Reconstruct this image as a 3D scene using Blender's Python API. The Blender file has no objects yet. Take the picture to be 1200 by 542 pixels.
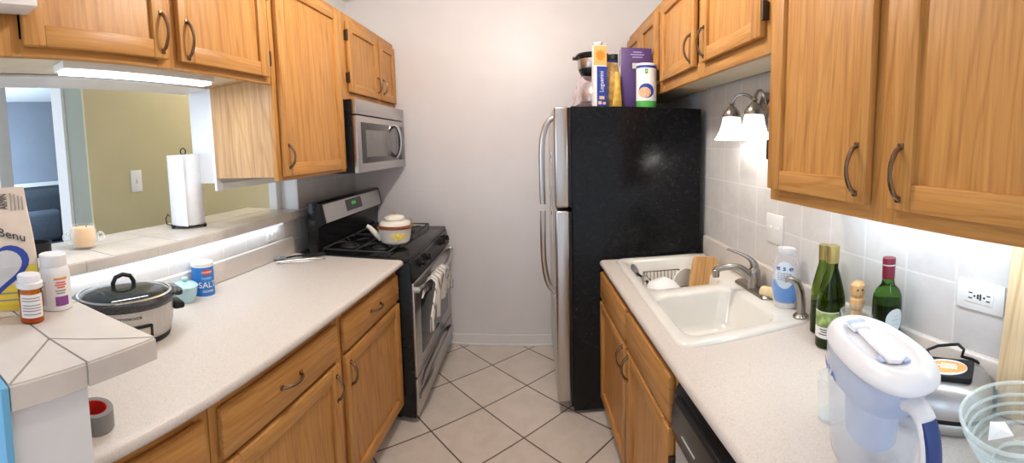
import bpy, bmesh, math, random
from math import sin, cos, pi, radians, sqrt, atan2
from mathutils import Vector, Matrix
random.seed(7)
SC = bpy.context.scene
COL = SC.collection

# ------------------------------------------------------------------ materials
def newmat(name):
    m = bpy.data.materials.new(name); m.use_nodes = True
    nt = m.node_tree
    b = nt.nodes['Principled BSDF']
    return m, nt, b

def setp(b, **k):
    names = {'rough': 'Roughness', 'metal': 'Metallic', 'spec': 'Specular IOR Level', 'trans': 'Transmission Weight',
             'ior': 'IOR', 'coat': 'Coat Weight', 'alpha': 'Alpha', 'sheen': 'Sheen Weight', 'sss': 'Subsurface Weight',
             'em': 'Emission Strength', 'crough': 'Coat Roughness'}
    for a, v in k.items():
        if a == 'emcol': b.inputs['Emission Color'].default_value = (*v, 1)
        else: b.inputs[names[a]].default_value = v

def coords(nt, scale=(1, 1, 1), rot=(0, 0, 0), loc=(0, 0, 0), vtype='POINT'):
    tc = nt.nodes.new('ShaderNodeTexCoord'); mp = nt.nodes.new('ShaderNodeMapping')
    mp.vector_type = vtype
    mp.inputs['Scale'].default_value = scale; mp.inputs['Rotation'].default_value = rot; mp.inputs['Location'].default_value = loc
    nt.links.new(tc.outputs['Object'], mp.inputs['Vector'])
    return mp.outputs['Vector']

def noise(nt, vec, scale, detail=3, rough=.5, dist=0):
    n = nt.nodes.new('ShaderNodeTexNoise'); nt.links.new(vec, n.inputs['Vector'])
    n.inputs['Scale'].default_value = scale; n.inputs['Detail'].default_value = detail
    n.inputs['Roughness'].default_value = rough; n.inputs['Distortion'].default_value = dist
    return n.outputs['Fac']

def ramp(nt, fac, stops):
    r = nt.nodes.new('ShaderNodeValToRGB'); nt.links.new(fac, r.inputs['Fac'])
    e = r.color_ramp.elements
    while len(e) < len(stops): e.new(.5)
    for i, (p, c) in enumerate(stops):
        e[i].position = p; e[i].color = (*c, 1)
    return r.outputs['Color']

def mix(nt, a, b, fac, mode='MULTIPLY'):
    m = nt.nodes.new('ShaderNodeMix'); m.data_type = 'RGBA'; m.blend_type = mode
    for s, v in ((m.inputs[6], a), (m.inputs[7], b)):
        if isinstance(v, tuple): s.default_value = (*v, 1)
        else: nt.links.new(v, s)
    if isinstance(fac, (int, float)): m.inputs[0].default_value = fac
    else: nt.links.new(fac, m.inputs[0])
    return m.outputs[2]

def bump(nt, b, h, strength=.2, dist=.002):
    n = nt.nodes.new('ShaderNodeBump'); n.inputs['Strength'].default_value = strength; n.inputs['Distance'].default_value = dist
    nt.links.new(h, n.inputs['Height']); nt.links.new(n.outputs['Normal'], b.inputs['Normal'])

def plain(name, col, rough=.5, var=.06, vscale=14, bumpy=0, **k):
    """flat coloured surface with a faint mottling"""
    m, nt, b = newmat(name)
    f = noise(nt, coords(nt), vscale, 3)
    lo = tuple(c * (1 - var) for c in col); hi = tuple(min(1, c * (1 + var)) for c in col)
    nt.links.new(ramp(nt, f, [(.3, lo), (.7, hi)]), b.inputs['Base Color'])
    setp(b, rough=rough, **k)
    if bumpy: bump(nt, b, noise(nt, coords(nt), 180, 2), bumpy, .001)
    return m

def oak(name, axis, a=(.590, .300, .088), d=(.470, .215, .055)):
    m, nt, b = newmat(name)
    s = [15, 15, 15]; s['xyz'.index(axis)] = .55
    v = coords(nt, tuple(s))
    f = noise(nt, v, 3.2, 5, .6, 1.1)
    base = ramp(nt, f, [(.30, d), (.48, tuple((x + y) / 2 for x, y in zip(a, d))), (.66, a)])
    w = nt.nodes.new('ShaderNodeTexWave'); w.wave_type = 'BANDS'; w.bands_direction = 'DIAGONAL'
    s3 = [1.0, 1.0, 1.0]; s3['xyz'.index(axis)] = .10
    nt.links.new(coords(nt, tuple(s3)), w.inputs['Vector'])
    w.inputs['Scale'].default_value = 13; w.inputs['Distortion'].default_value = 9; w.inputs['Detail'].default_value = 2
    w.inputs['Detail Scale'].default_value = 1.2
    band = ramp(nt, w.outputs['Fac'], [(.0, (.78, .70, .60)), (.22, (1, 1, 1))])
    s2 = [150, 150, 150]; s2['xyz'.index(axis)] = 5
    p = noise(nt, coords(nt, tuple(s2)), 1, 2)
    pores = ramp(nt, p, [(.32, (.72, .66, .60)), (.5, (1, 1, 1))])
    c = mix(nt, base, band, .62); c = mix(nt, c, pores, .55)
    nt.links.new(c, b.inputs['Base Color'])
    setp(b, rough=.44, spec=.36, coat=.03, crough=.3)
    bump(nt, b, p, .08, .0006)
    return m

def laminate(name, col):
    m, nt, b = newmat(name)
    v = coords(nt)
    n1 = noise(nt, v, 420, 2); n2 = noise(nt, v, 160, 2)
    c1 = ramp(nt, n1, [(.34, tuple(x * .88 for x in col)), (.5, col), (.66, tuple(min(1, x * 1.05) for x in col))])
    c2 = ramp(nt, n2, [(.3, (.93, .92, .9)), (.55, (1, 1, 1))])
    nt.links.new(mix(nt, c1, c2, .8), b.inputs['Base Color'])
    setp(b, rough=.36)
    return m

def tiles(name, size, col, grout, mortar, loc=(0, 0, 0), rotz=0, plane='xy', rough=.35, var=.05):
    m, nt, b = newmat(name)
    tc = nt.nodes.new('ShaderNodeTexCoord'); src = tc.outputs['Object']
    if plane != 'xy':
        sp = nt.nodes.new('ShaderNodeSeparateXYZ'); cb = nt.nodes.new('ShaderNodeCombineXYZ')
        nt.links.new(src, sp.inputs[0])
        nt.links.new(sp.outputs['XYZ'.index(plane[0].upper())], cb.inputs[0])
        nt.links.new(sp.outputs['XYZ'.index(plane[1].upper())], cb.inputs[1]); src = cb.outputs[0]
    mp = nt.nodes.new('ShaderNodeMapping'); mp.vector_type = 'TEXTURE'
    mp.inputs['Location'].default_value = loc; mp.inputs['Rotation'].default_value = (0, 0, rotz)
    nt.links.new(src, mp.inputs['Vector'])
    br = nt.nodes.new('ShaderNodeTexBrick'); br.offset = 0; br.squash = 1
    nt.links.new(mp.outputs['Vector'], br.inputs['Vector'])
    br.inputs['Scale'].default_value = 1; br.inputs['Brick Width'].default_value = size[0]; br.inputs['Row Height'].default_value = size[1]
    br.inputs['Mortar Size'].default_value = mortar; br.inputs['Mortar Smooth'].default_value = .15; br.inputs['Bias'].default_value = 0
    hi = tuple(min(1, c * (1 + var)) for c in col); lo = tuple(c * (1 - var) for c in col)
    br.inputs['Color1'].default_value = (*hi, 1); br.inputs['Color2'].default_value = (*lo, 1); br.inputs['Mortar'].default_value = (*grout, 1)
    mott = ramp(nt, noise(nt, coords(nt), 9, 5, .65, .6), [(.3, (.88, .86, .84)), (.62, (1, 1, 1))])
    nt.links.new(mix(nt, br.outputs['Color'], mott, .8), b.inputs['Base Color'])
    setp(b, rough=rough)
    inv = nt.nodes.new('ShaderNodeMath'); inv.operation = 'SUBTRACT'; inv.inputs[0].default_value = 1
    nt.links.new(br.outputs['Fac'], inv.inputs[1]); bump(nt, b, inv.outputs[0], .35, .002)
    return m

def brushed(name, col, axis='z', rough=.28):
    m, nt, b = newmat(name)
    s = [260, 260, 260]; s['xyz'.index(axis)] = 4
    f = noise(nt, coords(nt, tuple(s)), 1, 2)
    nt.links.new(ramp(nt, f, [(.3, tuple(c * .88 for c in col)), (.7, col)]), b.inputs['Base Color'])
    setp(b, rough=rough, metal=1)
    return m

def emit(name, col, s):
    m, nt, b = newmat(name)
    b.inputs['Base Color'].default_value = (*col, 1); setp(b, em=s, emcol=col, rough=.5)
    return m

def glass(name, col=(1, 1, 1), rough=.0, ior=1.45, alpha=None):
    m, nt, b = newmat(name)
    f = noise(nt, coords(nt), 30, 2)
    nt.links.new(ramp(nt, f, [(.2, tuple(c * .985 for c in col)), (.8, col)]), b.inputs['Base Color'])
    setp(b, rough=rough, trans=1, ior=ior)
    return m

def sheer(name, col=(1, 1, 1), opacity=.25, rough=.06, edge=.55):
    """thin clear plastic or thin glass: mostly see-through shell with a glossy skin"""
    m, nt, b = newmat(name)
    f = noise(nt, coords(nt), 20, 2)
    nt.links.new(ramp(nt, f, [(.2, tuple(c * .96 for c in col)), (.8, col)]), b.inputs['Base Color'])
    setp(b, rough=rough)
    tr = nt.nodes.new('ShaderNodeBsdfTransparent'); mx = nt.nodes.new('ShaderNodeMixShader')
    lw = nt.nodes.new('ShaderNodeLayerWeight'); lw.inputs['Blend'].default_value = .35
    ad = nt.nodes.new('ShaderNodeMath'); ad.operation = 'MULTIPLY_ADD'; ad.use_clamp = True
    ad.inputs[1].default_value = edge; ad.inputs[2].default_value = opacity
    nt.links.new(lw.outputs['Facing'], ad.inputs[0])
    nt.links.new(ad.outputs[0], mx.inputs[0]); nt.links.new(tr.outputs[0], mx.inputs[1]); nt.links.new(b.outputs[0], mx.inputs[2])
    nt.links.new(mx.outputs[0], nt.nodes['Material Output'].inputs['Surface'])
    return m

M = {}
M['oak_z'] = oak('oak upright grain', 'z'); M['oak_y'] = oak('oak level grain', 'y')
M['oak_x'] = oak('oak cross grain', 'x')
M['oak_side'] = oak('pale oak panel', 'z', (.60, .36, .16), (.47, .25, .10))
M['oak_in'] = plain('pale cabinet lining', (.74, .66, .50), .5)
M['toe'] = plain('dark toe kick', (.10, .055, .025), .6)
M['bronze'] = plain('aged bronze', (.22, .15, .10), .27, metal=1)
M['hinge'] = plain('dark hinge metal', (.07, .05, .035), .4, metal=.8)
M['lamin'] = laminate('cream laminate', (.675, .620, .572))
M['floor'] = tiles('floor tile', (.3077, .3077), (.72, .645, .57), (.15, .115, .09), .0042, (-.2824, 2.5171, 0), -.7978, rough=.42)
M['rtile'] = tiles('wall tile', (.158, .168), (.70, .685, .67), (.82, .81, .79), .0035, (.876, .990, 0), 0, 'yz', .25, .03)
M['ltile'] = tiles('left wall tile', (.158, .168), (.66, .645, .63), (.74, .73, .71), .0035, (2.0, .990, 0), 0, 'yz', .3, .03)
M['ledge'] = plain('ledge tile', (.66, .61, .56), .33, .10, 9)
M['grout'] = plain('grout', (.46, .43, .40), .8)
M['wall'] = plain('lilac white wall', (.80, .77, .775), .42, .02, 5, .04)
M['white'] = plain('white paint', (.80, .80, .80), .4, .02)
M['trimw'] = plain('white trim paint', (.82, .81, .79), .35, .02)
M['ceil'] = plain('ceiling white', (.82, .81, .80), .8, .02, 6, .1)
M['olive'] = plain('olive wall', (.52, .46, .275), .6, .03, 5)
M['shaded_olive'] = plain('sage wall', (.30, .31, .24), .6, .03, 5)  # olive wall again, its shaded side by the doorway put into the colour
M['slate'] = plain('slate blue wall', (.26, .285, .34), .7, .03, 5)
M['sky'] = plain('sky blue paint', (.16, .46, .72), .5, .03)
M['steel_v'] = brushed('brushed steel', (.56, .54, .52), 'z')
M['steel_y'] = brushed('brushed steel level', (.55, .535, .52), 'y')
M['chrome'] = plain('chrome', (.75, .75, .75), .12, .02, metal=1)
M['nickel'] = plain('satin nickel', (.36, .34, .315), .27, .04, metal=1)
M['black'] = plain('black enamel', (.008, .008, .009), .22, .2, spec=.28)
M['blackm'] = plain('black matte plastic', (.012, .012, .013), .45, .2, spec=.3)
M['fridge'] = plain('black textured side', (.005, .0055, .007), .19, .25, 40, spec=.22)
_m = M['fridge'].node_tree
bump(_m, _m.nodes['Principled BSDF'], noise(_m, coords(_m), 260, 3, .6), .12, .001)
M['iron'] = plain('cast iron', (.02, .02, .022), .55, .2)
M['dglass'] = plain('dark oven glass', (.035, .034, .034), .1, .05)
M['mwglass'] = plain('microwave window', (.16, .155, .15), .18, .05)
M['led'] = emit('led diffuser', (.86, .94, 1.0), 9)
M['ledr'] = emit('led diffuser cool', (.80, .91, 1.0), .7)
M['shade'] = emit('frosted lit glass', (1.0, .985, .95), 1.5)
M['globe'] = emit('ceiling lamp glass', (1.0, .93, .84), 3)
M['green_led'] = emit('green clock digits', (.06, .5, .10), .25)
M['porc'] = plain('bisque porcelain', (.80, .785, .735), .14, .02, coat=.3)
M['plate'] = plain('white switch plate', (.82, .82, .80), .3, .02)
M['slot'] = plain('dark slot', (.03, .03, .03), .6)
M['paper'] = plain('white paper', (.86, .86, .87), .9, .02, 40, .1)
M['wax'] = plain('peach wax', (.90, .62, .36), .45, .04, sss=.2)
M['clear'] = sheer('clear glass', (.90, .97, .97), .03, .03, .34)
M['bowlglass'] = sheer('ribbed bowl glass', (.80, .94, .95), .05, .03, .36)
M['frost'] = sheer('clear pitcher plastic', (.80, .87, .97), .07, .06, .38)
M['lidblue'] = sheer('pale blue pitcher tank', (.50, .62, .90), .52, .2, .3)
M['pwhite'] = plain('white pitcher plastic', (.84, .86, .90), .28, .02)
M['navy'] = plain('navy grip', (.02, .05, .20), .35)
M['navytext'] = plain('blue print', (.06, .14, .48), .5)
M['amber'] = glass('amber plastic', (.95, .36, .05), .08)
M['orange'] = plain('orange pills and band', (.80, .27, .03), .3)
M['label'] = plain('white label', (.84, .83, .82), .6, .03)
M['ink'] = plain('grey print', (.28, .27, .27), .6)
M['dink'] = plain('black print', (.03, .03, .03), .6)
M['violet'] = plain('violet print', (.23, .06, .28), .5)
M['purple'] = plain('purple carton', (.075, .035, .15), .45)
M['kraft'] = plain('pale paper bag', (.72, .62, .52), .75, .05, 20)
M['yellow'] = plain('yellow print', (.80, .62, .06), .5)
M['blue'] = plain('royal blue print', (.018, .055, .33), .4)
M['saltblue'] = plain('salt carton blue', (.02, .19, .58), .4)
M['red'] = plain('red print', (.70, .06, .03), .4)
M['teal'] = plain('pale teal glaze', (.44, .68, .72), .2)
M['sunny'] = plain('sun orange print', (.62, .24, .02), .5)
M['grey'] = plain('grey print light', (.58, .58, .58), .5)
M['green'] = plain('green print', (.07, .38, .07), .5)
M['oat'] = plain('oat flakes print', (.70, .42, .24), .6, .25, 120)
M['pink'] = sheer('pink film', (.85, .58, .60), .10, .3)
M['crackbag'] = plain('printed snack bag', (.50, .30, .10), .35, .5, 30)
M['enamel'] = plain('cream enamel', (.80, .77, .68), .15, .02)
M['brown'] = plain('brown enamel rim', (.20, .055, .02), .2)
M['cloth'] = plain('striped dish towel', (.74, .72, .69), .95, .04, 60, .3)
_m = M['cloth'].node_tree; _b = _m.nodes['Principled BSDF']
_w = _m.nodes.new('ShaderNodeTexWave'); _w.bands_direction = 'Y'; _w.inputs['Scale'].default_value = 6.5
_m.links.new(coords(_m), _w.inputs['Vector'])
_m.links.new(ramp(_m, _w.outputs['Fac'], [(.04, (.23, .22, .22)), (.14, (.76, .74, .71))]), _b.inputs['Base Color'])
M['tape'] = plain('grey tape', (.22, .215, .21), .5)
M['tapered'] = plain('red tape core', (.60, .03, .02), .6)
M['sponge'] = plain('yellow sponge', (.80, .66, .40), .9, .1, 80, .5)
M['greenglass'] = glass('green bottle glass', (.14, .40, .06), .02, 1.3)
M['oliveglass'] = glass('olive bottle glass', (.17, .26, .035), .02, 1.3)
M['wine'] = plain('dark wine', (.012, .006, .006), .15)
M['gold'] = plain('gold foil', (.46, .36, .13), .35, .06, metal=.7)
M['maroon'] = plain('maroon foil', (.17, .012, .03), .35)
M['mill'] = oak('turned beech', 'z', (.72, .46, .22), (.60, .35, .15))
M['bamboo'] = oak('bamboo board', 'z', (.74, .45, .19), (.58, .30, .10))
M['maple'] = oak('pale maple board', 'z', (.78, .61, .38), (.70, .52, .30))
M['cream'] = plain('cream filling', (.80, .72, .52), .5)
M['soapblue'] = plain('blue dish soap', (.02, .28, .82), .15, coat=.3)
M['silver'] = plain('silver press shell', (.52, .51, .50), .32, .04, metal=.85)
M['lab_or'] = plain('orange sticker', (.85, .36, .12), .4, .2, 30)
M['sofa'] = plain('charcoal sofa', (.045, .055, .07), .9, .1, 30, .3)
M['sofa2'] = plain('slate cushion', (.085, .10, .13), .9, .1, 30, .3)
M['wood_floor'] = oak('hall floor', 'y', (.25, .13, .06), (.18, .09, .04))
M['stone'] = plain('speckled black crock', (.03, .032, .036), .12, .5, 160)

# ------------------------------------------------------------------ mesh helpers
def BM(): return bmesh.new()

def box(bm, x0, x1, y0, y1, z0, z1, bev=0, mi=0, seg=2):
    if x0 > x1: x0, x1 = x1, x0
    if y0 > y1: y0, y1 = y1, y0
    if z0 > z1: z0, z1 = z1, z0
    vs = [bm.verts.new(p) for p in ((x0, y0, z0), (x1, y0, z0), (x1, y1, z0), (x0, y1, z0), (x0, y0, z1), (x1, y0, z1), (x1, y1, z1), (x0, y1, z1))]
    fs = []
    for q in ((0, 3, 2, 1), (4, 5, 6, 7), (0, 1, 5, 4), (1, 2, 6, 5), (2, 3, 7, 6), (3, 0, 4, 7)):
        f = bm.faces.new([vs[i] for i in q]); f.material_index = mi; fs.append(f)
    if bev:
        es = {e for f in fs for e in f.edges}
        r = bmesh.ops.bevel(bm, geom=list(es), offset=bev, segments=seg, affect='EDGES', profile=.5, clamp_overlap=True)
        for f in r['faces']: f.material_index = mi
    return bm

def lathe(bm, prof, c=(0, 0, 0), n=32, sx=1, sy=1, mi=0, cap0=True, cap1=True):
    """prof: list of (radius, z)"""
    rings = []
    for r, z in prof:
        if r <= 1e-6: rings.append([bm.verts.new((c[0], c[1], c[2] + z))])
        else: rings.append([bm.verts.new((c[0] + sx * r * cos(2 * pi * i / n), c[1] + sy * r * sin(2 * pi * i / n), c[2] + z)) for i in range(n)])
    for a, b in zip(rings, rings[1:]):
        for i in range(n):
            j = (i + 1) % n
            if len(a) == 1 and len(b) == 1: break
            if len(a) == 1: f = bm.faces.new((a[0], b[j], b[i]))
            elif len(b) == 1: f = bm.faces.new((a[i], a[j], b[0]))
            else: f = bm.faces.new((a[i], a[j], b[j], b[i]))
            f.material_index = mi
    if cap0 and len(rings[0]) > 1: bm.faces.new(rings[0][::-1]).material_index = mi
    if cap1 and len(rings[-1]) > 1: bm.faces.new(rings[-1]).material_index = mi
    return bm

def tube(bm, pts, r, n=10, mi=0, closed=False, cap=True, flat=1.0):
    pts = [Vector(p) for p in pts]; N = len(pts); rings = []; up = None
    for i, p in enumerate(pts):
        if closed: t = pts[(i + 1) % N] - pts[i - 1]
        else: t = pts[min(i + 1, N - 1)] - pts[max(i - 1, 0)]
        t.normalize()
        if up is None:
            up = Vector((0, 0, 1)) if abs(t.z) < .9 else Vector((1, 0, 0))
        s = t.cross(up)
        if s.length < 1e-6: s = t.orthogonal()
        s.normalize(); up = s.cross(t).normalized()
        rr = r[i] if isinstance(r, (list, tuple)) else r
        rings.append([bm.verts.new(p + s * (rr * cos(2 * pi * k / n)) + up * (rr * flat * sin(2 * pi * k / n))) for k in range(n)])
    for i in range(N if closed else N - 1):
        a, b = rings[i], rings[(i + 1) % N]
        for k in range(n):
            bm.faces.new((a[k], a[(k + 1) % n], b[(k + 1) % n], b[k])).material_index = mi
    if cap and not closed:
        bm.faces.new(rings[0][::-1]).material_index = mi; bm.faces.new(rings[-1]).material_index = mi
    return bm

def prism(bm, poly, a, b, axis='z', mi=0, bev=0):
    """poly in the plane normal to axis (z: xy, y: xz, x: yz), extruded a..b"""
    def P(p, h):
        return {'z': (p[0], p[1], h), 'y': (p[0], h, p[1]), 'x': (h, p[0], p[1])}[axis]
    v0 = [bm.verts.new(P(p, a)) for p in poly]; v1 = [bm.verts.new(P(p, b)) for p in poly]; n = len(poly)
    fs = [bm.faces.new(v0[::-1]), bm.faces.new(v1)]
    for i in range(n): fs.append(bm.faces.new((v0[i], v0[(i + 1) % n], v1[(i + 1) % n], v1[i])))
    for f in fs: f.material_index = mi
    if bev:
        es = {e for f in fs for e in f.edges}
        for f in bmesh.ops.bevel(bm, geom=list(es), offset=bev, segments=2, affect='EDGES', profile=.5, clamp_overlap=True)['faces']: f.material_index = mi
    return bm

def arc(c, r, a0, a1, n, plane='xz', fixed=0, ry=None):
    out = []
    for i in range(n + 1):
        a = a0 + (a1 - a0) * i / n; u = c[0] + r * cos(a); w = c[1] + (ry or r) * sin(a)
        out.append({'xz': (u, fixed, w), 'yz': (fixed, u, w), 'xy': (u, w, fixed)}[plane])
    return out

def bez(p0, p1, p2, p3, n=12):
    P = [Vector(p) for p in (p0, p1, p2, p3)]; out = []
    for i in range(n + 1):
        t = i / n; s = 1 - t
        out.append(tuple(P[0] * s ** 3 + P[1] * 3 * s * s * t + P[2] * 3 * s * t * t + P[3] * t ** 3))
    return out

def rrect(x0, x1, y0, y1, r, n=6):
    out = []
    for cx, cy, a in ((x1 - r, y1 - r, 0), (x0 + r, y1 - r, pi / 2), (x0 + r, y0 + r, pi), (x1 - r, y0 + r, 1.5 * pi)):
        for i in range(n + 1): out.append((cx + r * cos(a + pi / 2 * i / n), cy + r * sin(a + pi / 2 * i / n)))
    return out

def loft(bm, loops, mi=0, cap0=False, cap1=False):
    rings = [[bm.verts.new(p) for p in L] for L in loops]
    n = len(rings[0])
    for a, b in zip(rings, rings[1:]):
        for i in range(n): bm.faces.new((a[i], a[(i + 1) % n], b[(i + 1) % n], b[i])).material_index = mi
    if cap0: bm.faces.new(rings[0][::-1]).material_index = mi
    if cap1: bm.faces.new(rings[-1]).material_index = mi
    return rings

def root_of(o):
    while o.parent: o = o.parent
    return o

def obj(name, bm, mats, parent=None, local=False, smooth=35, recalc=True):
    """one mesh object; coordinates are world ones unless local, parts are shifted into their thing's frame"""
    if recalc: bmesh.ops.recalc_face_normals(bm, faces=bm.faces)
    if parent is not None and not local:
        bmesh.ops.translate(bm, verts=bm.verts, vec=-root_of(parent).location)
    me = bpy.data.meshes.new(name); bm.to_mesh(me); bm.free()
    for m in (mats if isinstance(mats, (list, tuple)) else [mats]): me.materials.append(M[m] if isinstance(m, str) else m)
    if smooth:
        me.shade_smooth(); me.set_sharp_from_angle(angle=radians(smooth))
    o = bpy.data.objects.new(name, me); COL.objects.link(o)
    if parent is not None: o.parent = parent
    return o

def tag(o, label, cat, group=None):
    o['label'] = label; o['category'] = cat
    if group: o['group'] = group
    return o

def thing(name, label, cat, loc=(0, 0, 0), rz=0, group=None):
    o = bpy.data.objects.new(name, None); COL.objects.link(o); o.empty_display_size = .05
    o.location = loc; o.rotation_euler = (0, 0, rz)
    return tag(o, label, cat, group)

def struct(name, bm, m, smooth=0):
    o = obj(name, bm, m, smooth=smooth); o['kind'] = 'structure'
    return o

def text(name, body, size, mat, parent, place, depth=.0006, local=True, spacing=1.0):
    """lettering: place maps (u, v, w) of the flat word, centred on its middle, to coordinates"""
    cu = bpy.data.curves.new(name, 'FONT'); cu.body = body; cu.size = size; cu.align_x = 'CENTER'; cu.align_y = 'CENTER'
    cu.extrude = depth; cu.space_character = spacing; cu.resolution_u = 3
    t = bpy.data.objects.new(name, cu); COL.objects.link(t)
    dg = bpy.context.evaluated_depsgraph_get()
    me = bpy.data.meshes.new_from_object(t.evaluated_get(dg))
    bpy.data.objects.remove(t); bpy.data.curves.remove(cu)
    bm = BM(); bm.from_mesh(me); bpy.data.meshes.remove(me)
    for v in bm.verts: v.co = Vector(place(*v.co))
    return obj(name, bm, mat, parent, local=local, smooth=0, recalc=False)

def patch(bm, r, a0, a1, z0, z1, n=10, mi=0, t=.0006, nz=1, c=(0, 0), ell=None):
    """a label sheet wrapped on a cylinder of radius r; ell=True makes it an oval"""
    a0, a1 = radians(a0), radians(a1)
    if ell:
        am, ah, zm, zh = (a0 + a1) / 2, (a1 - a0) / 2, (z0 + z1) / 2, (z1 - z0) / 2
        N = 28
        for rr in (1,):
            cen = bm.verts.new((c[0] + (r + t) * cos(am), c[1] + (r + t) * sin(am), zm))
            inner = None
            for k in (.5, 1):
                ring = [bm.verts.new((c[0] + (r + t) * cos(am + ah * k * cos(2 * pi * i / N)), c[1] + (r + t) * sin(am + ah * k * cos(2 * pi * i / N)), zm + zh * k * sin(2 * pi * i / N))) for i in range(N)]
                for i in range(N):
                    j = (i + 1) % N
                    f = bm.faces.new((cen, ring[i], ring[j])) if inner is None else bm.faces.new((inner[i], ring[i], ring[j], inner[j]))
                    f.material_index = mi
                inner = ring
            outer = [bm.verts.new((c[0] + (r - .0004) * cos(am + ah * cos(2 * pi * i / N)), c[1] + (r - .0004) * sin(am + ah * cos(2 * pi * i / N)), zm + zh * sin(2 * pi * i / N))) for i in range(N)]
            for i in range(N): bm.faces.new((inner[i], outer[i], outer[(i + 1) % N], inner[(i + 1) % N])).material_index = mi
        return bm
    cols = []
    for i in range(n + 1):
        a = a0 + (a1 - a0) * i / n
        cols.append([bm.verts.new((c[0] + q * cos(a), c[1] + q * sin(a), z)) for q, z in ((r - .0004, z0), (r + t, z0), (r + t, z1), (r - .0004, z1))])
    for p, q in zip(cols, cols[1:]):
        for k in range(3): bm.faces.new((p[k], q[k], q[k + 1], p[k + 1])).material_index = mi
    for e in (cols[0], cols[-1]): bm.faces.new(e).material_index = mi
    return bm

def wrapper(r, a_mid, z, c=(0, 0), tilt=0):
    """place function that wraps a word on a cylinder, read from outside"""
    am = radians(a_mid)
    def f(u, v, w):
        a = am + u / r
        return (c[0] + (r + .0008 + w) * cos(a), c[1] + (r + .0008 + w) * sin(a), z + v)
    return f

# ------------------------------------------------------------------ main dimensions
XL, XR, YB, ZC = -1.24, .855, 2.79, 2.665      # kitchen faces of the walls, ceiling
CL, CR = .918, .886                             # worktop heights
LEDGE = 1.165

# ------------------------------------------------------------------ the setting
bm = BM(); box(bm, -2.05, 1.0, -1.6, YB + .1, -.08, 0); struct('floor', bm, 'floor')
bm = BM(); box(bm, -6.2, 1.0, -1.6, 5.2, ZC, ZC + .08); struct('ceiling', bm, 'ceil')
bm = BM(); box(bm, XL, 1.0, YB, YB + .12, 0, ZC); struct('wall_back', bm, 'wall')
bm = BM(); box(bm, XR, XR + .12, -.2, YB, 0, ZC); struct('wall_right', bm, 'rtile')
# left wall with the pass-through: half wall, end wall, hanging piece, header
bm = BM()
box(bm, XL - .15, XL, .17, 2.0, 0, 1.12)
box(bm, XL - .15, XL, 2.0, YB + .12, 0, ZC)
box(bm, XL - .15, XL, 1.385, 2.0, 1.385, ZC)
box(bm, XL - .15, XL, -.3, 1.385, 1.845, ZC)
struct('wall_left', bm, 'white')
bm = BM(); box(bm, XL + .001, XL + .007, .33, 1.999, CL, 1.12)
box(bm, XL + .001, XL + .007, 2.001, YB - .002, .9, 1.385)
struct('trim_1', bm, 'ltile')                   # tile facing on the left wall
bm = BM(); box(bm, XL - .15, -.594, .185, .319, 0, 1.119); struct('wall_end', bm, 'white')
bm = BM(); box(bm, XL - .15, -.575, .172, .184, 0, 1.165, .001); struct('trim_2', bm, 'sky')
bm = BM()
box(bm, -.25, .18, YB - .016, YB - .001, 0, .085, .003); box(bm, -.62, -.25, YB - .016, YB - .001, 0, .085, .003); box(bm, -.62, .18, YB - .026, YB - .001, 0, .016, .004)
struct('baseboard_back', bm, 'trimw')
# white casing round the pass-through
bm = BM()
box(bm, XL - .001, XL + .012, 1.352, 1.384, 1.350, 1.842, .002)
box(bm, XL - .001, XL + .012, 1.384, 1.99, 1.352, 1.386, .002)
box(bm, XL - .152, XL - .10, 1.955, 1.999, 1.165, 1.386, .002)
box(bm, XL - .152, XL + .004, -.3, 1.36, 1.836, 1.848, .002)
struct('trim_3', bm, 'trimw')
# hall and the room beyond
bm = BM(); box(bm, -2.07, -2.05, 1.2355, 5.2, 0, ZC); struct('wall_hall', bm, 'olive')
bm = BM(); box(bm, -2.27, -2.0701, 1.235, 1.315, 0, ZC); box(bm, -3.62, -2.27, 1.235, 1.315, 2.42, ZC); box(bm, -4.6, -3.62, 1.235, 1.315, 0, ZC)
struct('wall_doorway', bm, 'shaded_olive')
bm = BM(); box(bm, -2.40, -2.27, 1.213, 1.337, 0, 2.36, .003); box(bm, -3.62, -3.49, 1.213, 1.337, 0, 2.36, .003); box(bm, -3.62, -2.27, 1.213, 1.337, 2.36, 2.44, .003)
struct('trim_4', bm, 'trimw')
bm = BM(); box(bm, -6.0, -5.9, .2, 5.2, 0, ZC); struct('wall_bedroom', bm, 'slate')
bm = BM(); box(bm, -5.9, -5.74, 1.5, 3.4, 1.235, 1.30, .004); struct('trim_5', bm, 'trimw')
bm = BM(); box(bm, -6.0, -1.39, 5.2, 5.28, 0, ZC); struct('wall_hall_end', bm, 'olive')
bm = BM(); box(bm, -6.0, -2.05, -1.6, 5.2, -.08, 0); struct('floor_hall', bm, 'wood_floor')

# ------------------------------------------------------------------ cabinet parts
def warpL(bm, k=.052):
    """base run fronts stand very slightly out of square with the wall, as in the photo"""
    for v in bm.verts:
        v.co.x = XL + (v.co.x - XL) * (1 + k * (v.co.y - 1.15))

def warpR(bm, k=.060):
    for v in bm.verts:
        v.co.x = XR - (XR - v.co.x) * (1 + k * (v.co.y - 1.25))

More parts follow.
